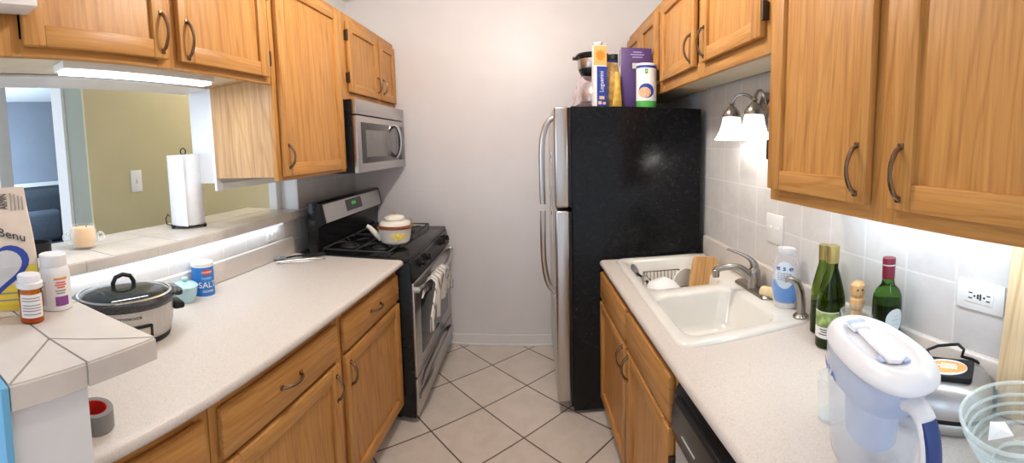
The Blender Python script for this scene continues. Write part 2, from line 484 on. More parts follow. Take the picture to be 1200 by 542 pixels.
def pull(parent, x, s, y, z, L=.096, upright=True, out=.028, warp=None, name='handle'):
    """arched bronze pull; x is the door face, s the side it faces"""
    bm = BM(); n = 14; pts = []; rad = []
    for i in range(n + 1):
        t = i / n; a = pi * t
        o = out * (sin(a) ** .55 if 0 < t < 1 else 0); d = -L / 2 + L * t
        pts.append((x + s * o, y + (0 if upright else d), z + (d if upright else 0)))
        rad.append(.0040 + .0012 * abs(cos(a)))
    tube(bm, pts, rad, 8)
    for d in (-L / 2, L / 2):
        c = (x + s * .002, y + (0 if upright else d), z + (d if upright else 0))
        box(bm, c[0] - .003, c[0] + .003, c[1] - .007, c[1] + .007, c[2] - .007, c[2] + .007, .002)
    if warp: warp(bm)
    return obj(name, bm, 'bronze', parent)

def hinge(parent, x, s, y, z, warp=None):
    bm = BM()
    box(bm, x - s * .004, x + s * .012, y - .006, y + .006, z - .028, z + .028, .002)
    tube(bm, [(x + s * .013, y, z - .03), (x + s * .013, y, z + .03)], .005, 8)
    if warp: warp(bm)
    return obj('hinge', bm, 'hinge', parent)

def door(parent, x, s, y0, y1, z0, z1, name='door', fw=.056, th=.022, warp=None):
    """framed door with a sunk flat panel; x = carcass face"""
    bm = BM(); f = x + s * th
    bv = .0045
    box(bm, x + s * .001, f, y0, y0 + fw, z0, z1, bv, 0)
    box(bm, x + s * .001, f, y1 - fw, y1, z0, z1, bv, 0)
    box(bm, x + s * .001, f - s * .0006, y0 + fw - .001, y1 - fw + .001, z0, z0 + fw, bv, 1)
    box(bm, x + s * .001, f - s * .0006, y0 + fw - .001, y1 - fw + .001, z1 - fw, z1, bv, 1)
    box(bm, x + s * .001, x + s * .010, y0 + fw - .006, y1 - fw + .006, z0 + fw - .006, z1 - fw + .006, 0, 0)
    if warp: warp(bm)
    return obj(name, bm, ['oak_z', 'oak_y'], parent)

def drawer(parent, x, s, y0, y1, z0, z1, warp=None, name='drawer'):
    bm = BM(); box(bm, x + s * .001, x + s * .02, y0, y1, z0, z1, .006, 0)
    if warp: warp(bm)
    return obj(name, bm, 'oak_y', parent)

def carcass(parent, x, s, xb, y0, y1, z0, z1, stiles, rails, lip=.035, warp=None, top=True, side0='oak_side'):
    """hollow box: sides, back, top, sunk bottom and a face frame with the given stiles (y0,y1) and rails (z0,z1)"""
    bm = BM(); t = .016; xi = x - s * .019
    box(bm, xb, xi, y0, y0 + t, z0 + lip * .8, z1, 0, 1); box(bm, xb, xi, y1 - t, y1, z0 + lip * .8, z1, 0, 1)
    box(bm, xb, xb + s * .006, y0 + t, y1 - t, z0 + lip, z1, 0, 2)
    box(bm, xb, xi, y0 + t, y1 - t, z0 + lip, z0 + lip + .012, 0, 2)
    if top: box(bm, xb, xi, y0 + t, y1 - t, z1 - .012, z1, 0, 2)
    for a, b in stiles: box(bm, xi, x, a, b, z0, z1, .001, 0)
    for a, b in rails:
        for (p, q) in zip(stiles, stiles[1:]): box(bm, xi, x - s * .0003, p[1], q[0], a, b, .001, 3)
    if warp: warp(bm)
    return obj('carcass', bm, ['oak_z', side0, 'oak_in', 'oak_y'], parent)

# ------------------------------------------------------------------ left wall cabinets
XUL, XUR = -.914, .62
G = 'oak wall cabinets on the left wall'
t = thing('wall_cabinet', 'two-door oak wall cabinet above the pass-through opening', 'cabinet', (-1.08, .72, 1.805), 0, G)
carcass(t, XUL, 1, XL + .014, .10, 1.345, 1.805, 2.295, [(.10, .395), (.80, .90), (1.30, 1.345)], [(1.805, 1.85), (2.24, 2.295)], .04)
d = door(t, XUL, 1, .398, .832, 1.828, 2.25); pull(d, XUL + .02, 1, .806, 1.908, .118)
d = door(t, XUL, 1, .874, 1.318, 1.828, 2.25); pull(d, XUL + .02, 1, .904, 1.900, .118)
hinge(d, XUL + .004, 1, 1.326, 1.905); hinge(d, XUL + .004, 1, 1.326, 2.17)

t = thing('tall_wall_cabinet', 'tall single-door oak wall cabinet left of the microwave', 'cabinet', (-1.08, 1.66, 1.395), 0, G)
carcass(t, XUL, 1, XL + .014, 1.351, 1.958, 1.395, 2.295, [(1.351, 1.392), (1.915, 1.958)], [(1.395, 1.44), (2.245, 2.295)], .02)
d = door(t, XUL, 1, 1.378, 1.925, 1.412, 2.268); pull(d, XUL + .02, 1, 1.408, 1.498, .098)

t = thing('microwave_cabinet', 'short two-door oak wall cabinet on top of the microwave', 'cabinet', (-1.08, 2.37, 1.805), 0, G)
carcass(t, XUL, 1, XL + .014, 1.960, 2.788, 1.805, 2.295, [(1.960, 2.045), (2.45, 2.50), (2.745, 2.788)], [(1.805, 1.86), (2.235, 2.295)], .02)
d = door(t, XUL, 1, 2.03, 2.452, 1.848, 2.252); pull(d, XUL + .02, 1, 2.425, 1.938, .10)
hinge(d, XUL + .004, 1, 2.022, 1.93); hinge(d, XUL + .004, 1, 2.022, 2.17)
d = door(t, XUL, 1, 2.49, 2.765, 1.848, 2.252); pull(d, XUL + .02, 1, 2.517, 1.94, .10)

# white shallow box on the cabinet front at the top corner
bm = BM(); box(bm, -.892, -.835, .02, .412, 1.902, 2.29, .004)
tag(obj('wall_box', bm, 'trimw'), 'shallow white box fixed to the oak cabinet front above the bar', 'box')

# ------------------------------------------------------------------ left base cabinets
XB, ZT = -.682, .882
G = 'oak base cabinets under the left worktop'
def base_left(y0, y1, dy, label, hz, hinges=False, dh=None):
    t = thing('base_cabinet', label, 'cabinet', (-.95, (y0 + y1) / 2, 0), 0, G)
    carcass(t, XB, 1, XL + .012, y0 + .001, y1 - .001, .10, ZT - .001, [(y0 + .001, y0 + .045), (y1 - .045, y1 - .001)], [(.10, .15), (.685, .70), (.838, ZT - .001)], .02, warpL)
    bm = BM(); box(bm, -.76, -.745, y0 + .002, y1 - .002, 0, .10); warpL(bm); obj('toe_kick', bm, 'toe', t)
    dr = drawer(t, XB, 1, y0 + .024, y1 - .024, .708, .845, warpL); pull(dr, XB + .02, 1, (y0 + y1) / 2, .782, .096, False, .026, warpL)
    d = door(t, XB, 1, y0 + .024, y1 - .024, .122, .690, warp=warpL); pull(d, XB + .02, 1, hz, .605, .096, True, .026, warpL)
    return t
base_left(1.297, 1.905, 0, 'oak base cabinet with drawer right beside the stove', 1.352)
base_left(.675, 1.295, 0, 'oak base cabinet with wide drawer in the middle of the left run', 1.243)
base_left(.335, .673, 0, 'oak base cabinet with drawer nearest the tiled bar end', .40)

# left worktop with its upstand
def bullnose(xf, xb, z, th=.034, s=1):
    """profile (x, z) of a rolled front edge"""
    r = th / 2; c = xf - s * r
    P = [(xb, z - th), (c, z - th)]
    P += [(c + s * r * cos(a), z - r + r * sin(a)) for a in [(-pi / 2) + pi * i / 8 for i in range(1, 9)]]
    P += [(xb, z)]
    return P
t = thing('countertop', 'cream speckled laminate worktop along the left wall', 'countertop', (-.95, 1.12, .884))
bm = BM(); prism(bm, bullnose(-.640, XL + .008, CL), .321, 1.897, 'y'); warpL(bm); obj('slab', bm, 'lamin', t)
bm = BM(); prism(bm, rrect(XL + .009, XL + .030, CL + .001, 1.018, .006, 3), .325, 1.895, 'y'); obj('backsplash_strip', bm, 'lamin', t)

# tiled bar ledge (L-shaped)
t = thing('bar_ledge', 'tiled raised bar ledge wrapping round the pass-through sill', 'ledge', (-1.3, .9, 1.12))
bm = BM(); z0, z1 = 1.121, LEDGE
g = .0022
def tri(bm, P):
    c = Vector((sum(p[0] for p in P) / len(P), sum(p[1] for p in P) / len(P), 0))
    Q = []
    n = len(P)
    for i, p in enumerate(P):
        a = Vector((*P[i - 1], 0)); b = Vector((*p, 0)); d = Vector((*P[(i + 1) % n], 0))
        e1 = (b - a).normalized(); e2 = (d - b).normalized(); n1 = Vector((-e1.y, e1.x, 0)); n2 = Vector((-e2.y, e2.x, 0))
        m = (n1 + n2); m = m / max(.25, m.length_squared) * 2
        Q.append(tuple((b + m * g)[:2]))
    prism(bm, Q, z1 - .010, z1, 'z', 0)
node = (-.703, .309); A = (-.580, .185); B = (-.580, .455)
tri(bm, [node, A, (-.580, .316)]); tri(bm, [node, (-.580, .316), B])
tri(bm, [(-.855, .185), A, node, (-.855, .309)]); tri(bm, [(-.855, .309), node, B, (-.855, .455)])
for a, b in ((-1.02, -.855), (-1.20, -1.02)):
    tri(bm, [(a, .185), (b, .185), (b, .309), (a, .309)]); tri(bm, [(a, .309), (b, .309), (b, .455), (a, .455)])
for k in range(6):
    a = .185 + .30 * k; b = a + .30 if k < 5 else 1.998
    tri(bm, [(-1.40, a), (-1.20, a), (-1.20, b), (-1.40, b)]); tri(bm, [(-1.585, a), (-1.40, a), (-1.40, b), (-1.585, b)])
tri(bm, [(-1.2315, 1.998), (-1.20, 1.998), (-1.20, 2.15), (-1.2315, 2.15)])
obj('top_tiles', bm, 'ledge', t, smooth=0)
bm = BM()
box(bm, -1.583, -1.2325, .187, 1.996, z0 + .003, z1 - .008); box(bm, -1.2325, -1.202, .187, 2.15, z0 + .003, z1 - .008); box(bm, -1.202, -.583, .187, .453, z0 + .003, z1 - .008)
obj('grout_bed', bm, 'grout', t, smooth=0)
bm = BM()
for a, b in ((.187, .313), (.316, .453)): box(bm, -.586, -.580, a, b, z0, z1 - .003, .0015)
for a, b in ((-.855, -.586), (-1.02, -.857), (-1.196, -1.022)): box(bm, a, b, .449, .455, z0, z1 - .003, .0015)
y = .457
for b in (.68, .98, 1.28, 1.58, 1.88, 2.15):
    box(bm, -1.206, -1.200, y + .002, b, z0, z1 - .003, .0015); y = b
obj('edge_tiles', bm, 'ledge', t, smooth=0)
bm = BM()
for k in range(6): box(bm, -1.587, -1.581, .187 + .285 * k, .187 + .285 * (k + 1) - .003, z0, z1 - .003, .0015)
obj('back_edge_tiles', bm, 'ledge', t, smooth=0)

# under-cabinet and under-ledge light bars
t = thing('light_bar', 'lit white under-cabinet light bar above the pass-through', 'light', (-1.08, .9, 1.80))
bm = BM(); box(bm, -1.105, -1.045, .575, 1.18, 1.818, 1.843, .003); obj('housing', bm, 'white', t)
bm = BM(); box(bm, -1.098, -1.052, .585, 1.17, 1.808, 1.819, .003); obj('diffuser', bm, 'led', t)
bm = BM(); box(bm, -1.218, -1.206, .50, 1.80, 1.108, 1.119, .002)
tag(obj('light_strip', bm, 'ledr'), 'slim lit strip hidden under the front edge of the tiled ledge', 'light')

# ------------------------------------------------------------------ stove
SY0, SY1, XS = 1.905, 2.765, -.606
t = thing('stove', 'black and stainless gas stove between the base cabinets and back wall', 'stove', (-.93, 2.33, 0))
bm = BM()
box(bm, -1.185, XS + .018, SY0, SY1, .03, .90, .004)
box(bm, -1.185, XS + .014, SY0 - .001, SY1 + .001, .895, .925, .010)
for yy in (SY0 + .05, SY1 - .05):
    for xx in (-1.10, XS - .08): lathe(bm, [(.018, 0), (.018, .035)], (xx, yy, 0), 12)
obj('body', bm, 'black', t)
bm = BM()   # sloping knob panel
prism(bm, [(XS - .02, .80), (XS + .034, .80), (XS + .012, .912), (XS - .02, .92)], SY0 + .004, SY1 - .004, 'y', 0, .004)
kp = obj('knob_panel', bm, 'blackm', t)
for yy in (2.055, 2.165, 2.53, 2.645):
    bm = BM(); n = 18
    nrm = Vector((.98, 0, .19)).normalized(); c = Vector((XS + .023, yy, .86)); s = Vector((0, 1, 0)); u = nrm.cross(s)
    L = []
    for h, r in ((0, .024), (.012, .023), (.013, .017), (.03, .016)):
        L.append([c + nrm * h + s * r * cos(2 * pi * i / n) + u * r * sin(2 * pi * i / n) for i in range(n)])
    loft(bm, L, 0, True, True)
    f = [c + nrm * .034 + s * a + u * b for a, b in ((-.003, -.017), (.003, -.017), (.003, .017), (-.003, .017))]
    e = [p - nrm * .02 for p in f]; loft(bm, [e, f], 0, True, True)
    obj('knob', bm, 'black', kp)
bm = BM()   # oven door
box(bm, XS + .017, XS + .032, SY0 + .003, SY1 - .003, .262, .79, .005, 0)
box(bm, XS + .031, XS + .034, SY0 + .11, SY1 - .11, .345, .66, .002, 1)
od = obj('oven_door', bm, ['steel_y', 'dglass'], t)
bm = BM()
hp = [(XS + .03, SY0 + .012, .752)]
for i in range(15):
    q = i / 14; hp.append((XS + .050 + .042 * sin(pi * q), SY0 + .012 + (SY1 - SY0 - .024) * q, .752))
hp.append((XS + .03, SY1 - .012, .752))
tube(bm, hp, .013, 10, 0, False, True, 1.35); obj('handle', bm, 'steel_y', od)
bm = BM()   # bottom drawer with a bowed grip
box(bm, XS + .017, XS + .032, SY0 + .003, SY1 - .003, .045, .250, .005)
dr = obj('drawer', bm, 'steel_y', t)
bm = BM()
hp = []
for i in range(19):
    q = i / 18; hp.append((XS + .030 + .030 * min(1, sin(pi * q) * 2.2), SY0 + .02 + (SY1 - SY0 - .04) * q, .150 + .064 * min(1, sin(pi * q) * 1.7)))
tube(bm, hp, .012, 10, 0, False, True, 1.8); obj('handle', bm, 'steel_y', dr)
# back guard with slanted control face
bm = BM()
prism(bm, [(-1.125, .92), (-1.070, .92), (-1.065, 1.075), (-1.030, 1.092), (-1.050, 1.212), (-1.062, 1.222), (-1.125, 1.216)], SY0, SY1, 'y', 0, .003)
bgd = obj('back_guard', bm, 'black', t)
bm = BM()
def gpt(yy, k, o=0):
    a = Vector((-1.030, 0, 1.096)); b = Vector((-1.050, 0, 1.208)); p = a.lerp(b, k); nrm = Vector((.985, 0, .17))
    p += nrm * o; return (p.x, yy, p.z)
def gpanel(bm, ya, yb, ka, kb, o0, o1, mi=0):
    L0 = [gpt(ya, ka, o0), gpt(yb, ka, o0), gpt(yb, kb, o0), gpt(ya, kb, o0)]
    L1 = [gpt(ya, ka, o1), gpt(yb, ka, o1), gpt(yb, kb, o1), gpt(ya, kb, o1)]
    loft(bm, [L0, L1], mi, True, True)
gpanel(bm, SY0 + .030, SY1 - .028, .02, .97, -.001, .003)
cp = obj('control_panel', bm, 'steel_y', bgd)
bm = BM(); gpanel(bm, 2.20, 2.42, .26, .90, .002, .0045); obj('display', bm, 'dglass', bgd)
bm = BM(); gpanel(bm, 2.275, 2.335, .55, .74, .004, .0056); obj('clock_digits', bm, 'green_led', bgd)
# burners and grates
for i, (bx, by) in enumerate(((-.80, 2.11), (-.80, 2.56), (-.985, 2.11), (-.985, 2.56))):
    bm = BM(); lathe(bm, [(.055, 0), (.05, .008), (.034, .010), (.032, .018), (.024, .022), (0, .022)], (bx, by, .9255), 20)
    obj('burner', bm, 'iron', t)
for (ya, yb) in ((SY0 + .03, 2.325), (2.345, SY1 - .03)):
    bm = BM(); zt = .956; ym = (ya + yb) / 2
    xs0, xs1 = -1.06, -.70
    for yy in (ya, yb): tube(bm, [(xs0, yy, .927), (xs0 + .006, yy, zt - .01), (xs1 - .006, yy, zt - .01), (xs1, yy, .927)], .0055, 6)
    for xx in (xs0 + .004, (xs0 + xs1) / 2, xs1 - .004): tube(bm, [(xx, ya, zt - .01), (xx, yb, zt - .01)], .0055, 6)
    for cx in (-.80, -.985):
        for a in range(4):
            an = pi / 4 + a * pi / 2
            tube(bm, [(cx + .10 * cos(an), ym + .13 * sin(an), zt - .010), (cx + .09 * cos(an), ym + .11 * sin(an), zt - .004), (cx + .03 * cos(an), ym + .03 * sin(an), zt - .004)], .0055, 6)
    obj('grate', bm, 'iron', t)

# dish towel on the oven handle
t = None
bm = BM(); rows = []
nx = 22
for j in range(31):
    row = []
    for i in range(nx + 1):
        u = i / nx; yy0 = 2.15 + (u - .5) * (.27 + .27 * min(1, abs(j - 9) / 15))
        fold = .010 * sin(u * 2 * pi * 3.2 + .6) + .005 * sin(u * 2 * pi * 7)
        if j < 8: h = .752 - .055 + .062 * j / 8; x = XS + .065 - .006 + fold * .3      # short back fall
        elif j <= 10:
            a = pi - pi * (j - 8) / 2; h = .768 + .018 * sin(a) + .0; x = XS + .088 + .024 * cos(a) + fold * .3
        else: h = .768 - (.195 + .035 * sin(u * 5 + 1)) * (j - 10) / 20; x = XS + .112 + .004 + fold * (.4 + (j - 10) / 20) - .012 * (j - 10) / 20
        row.append(bm.verts.new((x, yy0, h)))
    rows.append(row)
for a, b in zip(rows, rows[1:]):
    for i in range(nx): bm.faces.new((a[i], a[i + 1], b[i + 1], b[i]))
o = obj('dish_towel', bm, 'cloth', smooth=180)
sm = o.modifiers.new('thick', 'SOLIDIFY'); sm.thickness = .004; sm.offset = 0
tag(o, 'white striped dish towel hung over the oven door handle', 'towel')

# enamel teapot on the grate
t = thing('enamel_kettle', 'cream enamel kettle with flower print and brown rim on the stove', 'kettle', (-.730, 2.13, .957)); t.scale = (.9, .9, 1.03)
bm = BM(); lathe(bm, [(.0, .0), (.074, 0), (.084, .008), (.092, .04), (.098, .082), (.101, .086), (.099, .089), (.05, .090)], n=36, cap1=True); obj('body', bm, 'enamel', t, True)
bm = BM(); lathe(bm, [(.098, .086), (.106, .087), (.107, .096), (.094, .104), (.094, .086)], n=36, cap0=False, cap1=False); obj('rim', bm, 'brown', t, True)
bm = BM(); lathe(bm, [(.094, .102), (.090, .116), (.076, .126), (.052, .129), (.054, .132), (.062, .137), (.060, .147), (.046, .155), (.02, .160), (0, .161)], n=32)
ld = obj('lid', bm, 'enamel', t, True)
bm = BM(); lathe(bm, [(.006, .159), (.006, .164), (.010, .168), (.009, .174), (0, .177)], n=14); obj('knob', bm, 'gold', ld, True)
bm = BM(); tube(bm, [(-.075, -.03, .025), (-.105, -.045, .055), (-.135, -.058, .092), (-.15, -.064, .103)], [.022, .018, .013, .011], 14); obj('spout', bm, 'enamel', t, True)
bm = BM(); tube(bm, arc((.0, .085), .112, radians(6), radians(34), 6, 'xz', 0) , .0035, 8); obj('bail_handle', bm, 'gold', t, True)
bm = BM()
for a, z, w in ((-78, .050, 7), (-62, .055, 8), (-48, .046, 6), (-70, .032, 6), (-56, .036, 6), (-36, .052, 5)):
    patch(bm, .0935 + (z - .04) * .14, a - w, a + w, z - .010, z + .010, ell=True)
obj('flower_print', bm, 'yellow', t, True)

# ------------------------------------------------------------------ microwave
MX, MY0, MY1, MZ0, MZ1 = -.845, 1.964, 2.752, 1.383, 1.802
t = thing('microwave', 'stainless microwave mounted over the stove', 'microwave', (-1.04, 2.36, MZ0))
bm = BM(); box(bm, XL + .014, MX - .028, MY0, MY1, MZ0, MZ1 - .002, .003)
obj('body', bm, 'black', t)
bm = BM(); box(bm, MX - .027, MX, MY0 + .001, MY1 - .001, 1.715, MZ1 - .002, .004); obj('top_panel', bm, 'steel_y', t)
bm = BM(); box(bm, MX - .027, MX - .001, MY0 + .001, MY1 - .001, MZ0, 1.709, .005, 0); box(bm, MX - .002, MX + .0015, MY0 + .055, 2.61, 1.435, 1.672, .001, 1)
box(bm, MX - .001, MX + .0025, MY0 + .11, 2.46, 1.47, 1.63, .001, 2)
dd = obj('door', bm, ['steel_y', 'dglass', 'mwglass'], t)
bm = BM(); pts = [(MX, 2.56, 1.672)] + [(MX + .006 + .030 * sin(pi * i / 12) ** .7, 2.56, 1.675 - .22 * i / 12) for i in range(13)] + [(MX, 2.56, 1.452)]
tube(bm, pts, .011, 10); obj('handle', bm, 'steel_v', dd)
bm = BM(); box(bm, MX - .001, MX + .0015, 2.63, MY1 - .02, 1.435, 1.672, .001); obj('keypad', bm, 'dglass', t)

# ------------------------------------------------------------------ fridge
FX, FY0, FY1, FZ = .092, 2.02, 2.775, 1.716
t = thing('refrigerator', 'black-sided refrigerator with stainless doors standing before the back wall', 'refrigerator', (.46, 2.4, 0))
bm = BM(); box(bm, .172, .815, FY0, FY1, .02, FZ, .006)
box(bm, .165, .19, FY0 + .04, FY1 - .04, .02, .10, .002)
for xx in (.25, .75):
    for yy in (2.08, 2.7): lathe(bm, [(.02, 0), (.02, .03)], (xx, yy, 0), 12)
obj('body', bm, 'fridge', t)
def fdoor(z0, z1, hp, name):
    bm = BM(); box(bm, FX, .160, FY0 + .001, FY1, z0, z1, .012, 0, 3)
    d = obj(name, bm, 'steel_v', t)
    bm = BM(); box(bm, .159, .171, FY0 + .006, FY1 - .006, z0 + .006, z1 - .006); obj('gasket', bm, 'blackm', d)
    bm = BM(); tube(bm, hp, .0125, 10, 0, False, True, 1.2); obj('handle', bm, 'steel_v', d)
    return d
hy = 2.105
fdoor(1.174, 1.714, [(FX + .002, hy, 1.66)] + [(FX - .058 * sin(pi / 2 * i / 6) ** .9, hy, 1.655 - .20 * (1 - cos(pi / 2 * i / 6))) for i in range(1, 7)] + [(FX - .058, hy, 1.3), (FX - .056, hy, 1.185)], 'freezer_door')
fdoor(.075, 1.158, [(FX - .056, hy, 1.148), (FX - .058, hy, 1.0)] + [(FX - .058 * cos(pi / 2 * i / 6) ** .9, hy, .93 - .24 * sin(pi / 2 * i / 6)) for i in range(0, 6)] + [(FX + .002, hy, .675)], 'fridge_door')
for (nm, lb, ya, yb, za, zb) in (('paper_note', 'white paper note stuck on the freezer door', 2.28, 2.42, 1.26, 1.47), ('paper_sheet', 'white paper sheet stuck on the lower fridge door', 2.26, 2.43, .90, 1.12)):
    bm = BM(); box(bm, FX - .003, FX - .001, ya, yb, za, zb); box(bm, FX - .006, FX - .0028, (ya + yb) / 2 - .012, (ya + yb) / 2 + .012, zb - .04, zb - .016, .001, 1)
    tag(obj(nm, bm, ['paper', 'ink']), lb, 'paper', 'papers on the fridge')

# things on the fridge ----------------------------------------------------
t = thing('coffee_maker', 'black and steel coffee maker behind the tall boxes on the fridge', 'coffee maker', (.335, 2.44, FZ), 0)
bm = BM(); lathe(bm, [(.0, 0), (.10, 0), (.105, .012), (.10, .045), (.085, .055), (0, .055)]); box(bm, .03, .125, -.05, .06, .0, .33, .015)
obj('base', bm, 'blackm', t, True)
bm = BM(); lathe(bm, [(.06, .056), (.078, .065), (.085, .10), (.075, .15), (.055, .185), (.05, .186)]); obj('carafe', bm, 'steel_v', t, True)
bm = BM(); lathe(bm, [(.03, .198), (.045, .205), (.07, .235), (.082, .262), (.082, .268)]); obj('filter_cone', bm, 'black', t, True)
bm = BM(); lathe(bm, [(.084, .268), (.088, .275), (.090, .325), (.088, .327)]); obj('steel_band', bm, 'steel_v', t, True)
bm = BM(); lathe(bm, [(.09, .326), (.096, .332), (.098, .352), (.09, .362), (0, .366)]); box(bm, -.115, -.07, -.02, .02, .328, .345, .004); obj('lid', bm, 'black', t, True)

t = thing('cracker_box', 'tall narrow blue carton with orange sun print on the fridge', 'box', (.3285, 2.17, FZ), radians(6))
bm = BM(); box(bm, -.032, .032, -.022, .022, 0, .352, .001, 0); box(bm, -.0325, .0325, -.0225, .0225, .002, .232, 0, 1); box(bm, -.033, -.018, -.023, .0225, .002, .232, 0, 0)
obj('carton', bm, ['label', 'blue'], t, True)
bm = BM(); lathe(bm, [(.036, .0), (.036, .012)], (0, 0, .352), 4); box(bm, -.034, .036, -.024, .024, .350, .362, .002); obj('top_flap', bm, 'grey', t, True)
bm = BM(); n = 20
c = bm.verts.new((0, -.0235, .292)); R = [bm.verts.new((.025 * (1 if i % 2 else .8) * cos(2 * pi * i / n), -.0235, .292 + .031 * (1 if i % 2 else .8) * sin(2 * pi * i / n))) for i in range(n)]
for i in range(n): bm.faces.new((c, R[i], R[(i + 1) % n]))
obj('sun_print', bm, 'sunny', t, True, recalc=False)
bm = BM(); box(bm, -.0325, .0325, -.0229, -.0222, .238, .345); obj('orange_field', bm, plain('pale orange print', (.74, .42, .14), .5), t, True)
text('lettering', 'Loguenini', .030, 'label', t, lambda u, v, w: (.006 - v, -.0238 - w, .148 + u))
bm = BM(); box(bm, -.012, .006, -.0238, -.0224, .022, .040, 0); box(bm, .012, .027, -.0238, -.0224, .022, .036); box(bm, -.006, .02, -.0238, -.0224, .05, .068); obj('pictures', bm, plain('biscuit print', (.75, .52, .36), .5), t, True)

bm = BM(); lathe(bm, [(.0, 0), (.036, 0), (.038, .004), (.038, .30), (.034, .305)], n=24, mi=0); lathe(bm, [(.040, .303), (.040, .334), (.034, .338), (0, .338)], n=24, mi=1)
o = obj('tall_bottle', bm, ['blue', 'blackm']); o.location = (.432, 2.33, FZ)
tag(o, 'dark blue cylinder with black cap behind the snack bag', 'container')

# snack bag
bm = BM(); L = []
for k in range(9):
    q = k / 8; w = .048 - .012 * q; d = .026 * sin(pi * min(.96, max(.05, .12 + q * .86))) + .002
    L.append([(w * cos(a) , d * sin(a), .27 * q) for a in [2 * pi * i / 20 for i in range(20)]])
loft(bm, L, 0, True, True)
o = obj('snack_bag', bm, 'crackbag'); o.location = (.395, 2.20, FZ); o.rotation_euler = (radians(-4), 0, 0)
tag(o, 'orange and yellow printed snack bag between the blue carton and purple box', 'bag')
bm = BM(); L = []
for k in range(8):
    q = k / 7; w = .026 * (1 - .55 * q); d = .016 * sin(pi * min(.95, .15 + q * .8)) + .002
    L.append([(w * cos(a), d * sin(a), .20 * q) for a in [2 * pi * i / 16 for i in range(16)]])
loft(bm, L, 0, True, True)
o = obj('yellow_bag', bm, plain('mustard packet', (.58, .36, .05), .45, .3, 40)); o.location = (.412, 2.130, FZ)
tag(o, 'small pointed yellow packet leaning beside the purple box', 'packet')

t = thing('pasta_box', 'tall purple cardboard box with white side on the fridge', 'box', (.512, 2.20, FZ), radians(-4))
bm = BM(); box(bm, -.075, .082, -.05, .05, 0, .342, .001, 0); box(bm, -.0765, -.0745, -.049, .049, .003, .34, 0, 1)
obj('carton', bm, ['purple', 'label'], t, True)
bm = BM()
for z, w in ((.318, .022), (.304, .034), (.290, .026)): box(bm, .01 - w, .01 + w, -.0508, -.0498, z - .003, z + .003)
obj('small_print', bm, plain('lilac print', (.36, .30, .52), .5), t, True)
bm = BM(); box(bm, -.022, .022, -.0512, -.0498, .22, .262, 0, 1); box(bm, -.016, .016, -.0516, -.0498, .226, .257, 0, 0); obj('emblem', bm, ['grey', 'dink'], t, True)
bm = BM(); box(bm, -.0775, -.0762, -.045, -.02, .24, .335); obj('side_print', bm, 'purple', t, True)

t = thing('oat_canister', 'white oat canister with blue band and green base before the purple box', 'canister', (.548, 2.085, FZ), 0)
r = .050
bm = BM(); lathe(bm, [(.0, 0), (r, 0), (r, .036)], n=36, mi=1, cap1=False); lathe(bm, [(r, .036), (r, .212)], n=36, cap0=False, cap1=False); lathe(bm, [(r, .212), (r, .226)], n=36, mi=2, cap0=False)
obj('tub', bm, ['label', 'green', 'blue'], t, True)
bm = BM(); lathe(bm, [(r + .001, .226), (r + .001, .236), (r - .003, .239), (0, .239)], n=36); obj('lid', bm, 'label', t, True)
bm = BM(); patch(bm, r, -112, -96, .180, .206); obj('green_square', bm, 'green', t, True)
bm = BM(); patch(bm, r + .0004, -150, -60, .05, .128, ell=True, mi=1); patch(bm, r + .001, -150, -78, .052, .108, ell=True, mi=0); obj('bowl_picture', bm, ['oat', 'blue'], t, True)
text('lettering', '+', .020, 'label', t, wrapper(r + .0006, -104, .193))

# pink film bag
bm = BM(); L = []
for k in range(9):
    q = k / 8; w = .07 * (1 - .45 * q) + .006 * sin(k * 2.1); d = .035 * (1 - .5 * q)
    L.append([((w + .008 * sin(5 * a + k)) * cos(a) + .02 * q, (d + .004 * cos(4 * a + k)) * sin(a), .20 * q) for a in [2 * pi * i / 24 for i in range(24)]])
loft(bm, L, 0, True, True)
o = obj('plastic_bag', bm, 'pink'); o.location = (.262, 2.295, FZ)
tag(o, 'crumpled pink see-through plastic bag in front of the coffee maker', 'bag')

# ------------------------------------------------------------------ right wall cabinets
G = 'oak wall cabinets on the right wall'
t = thing('wall_cabinet', 'two-door oak wall cabinet above the sink and wall light', 'cabinet', (.74, 1.53, 1.80), 0, G)
carcass(t, XUR, -1, XR - .004, 1.022, 2.062, 1.80, 2.295, [(1.022, 1.075), (1.52, 1.575), (2.02, 2.062)], [(1.80, 1.865), (2.24, 2.295)], .03)
d = door(t, XUR, -1, 1.58, 2.03, 1.852, 2.252); pull(d, XUR - .02, -1, 1.612, 1.935, .118); hinge(d, XUR - .004, -1, 2.036, 1.92); hinge(d, XUR - .004, -1, 2.036, 2.19)
d = door(t, XUR, -1, 1.066, 1.508, 1.852, 2.252); pull(d, XUR - .02, -1, 1.475, 1.93, .118); hinge(d, XUR - .004, -1, 1.058, 1.93); hinge(d, XUR - .004, -1, 1.058, 2.19)
t = thing('fridge_cabinet', 'two-door oak wall cabinet above the refrigerator', 'cabinet', (.74, 2.42, 1.80), 0, G)
carcass(t, XUR, -1, XR - .004, 2.064, 2.788, 1.80, 2.295, [(2.064, 2.105), (2.42, 2.45), (2.75, 2.788)], [(1.80, 1.865), (2.24, 2.295)], .03)
d = door(t, XUR, -1, 2.10, 2.425, 1.852, 2.252); pull(d, XUR - .02, -1, 2.40, 1.93, .118); hinge(d, XUR - .004, -1, 2.094, 1.90)
d = door(t, XUR, -1, 2.445, 2.765, 1.852, 2.252); pull(d, XUR - .02, -1, 2.47, 1.93, .118)
t = thing('large_wall_cabinet', 'big two-door oak wall cabinet close over the right worktop', 'cabinet', (.74, .6, 1.34), 0, G)
carcass(t, XUR, -1, XR - .004, .10, 1.018, 1.345, 2.295, [(.10, .155), (.555, .628), (.975, 1.018)], [(1.345, 1.395), (2.24, 2.295)], .03)
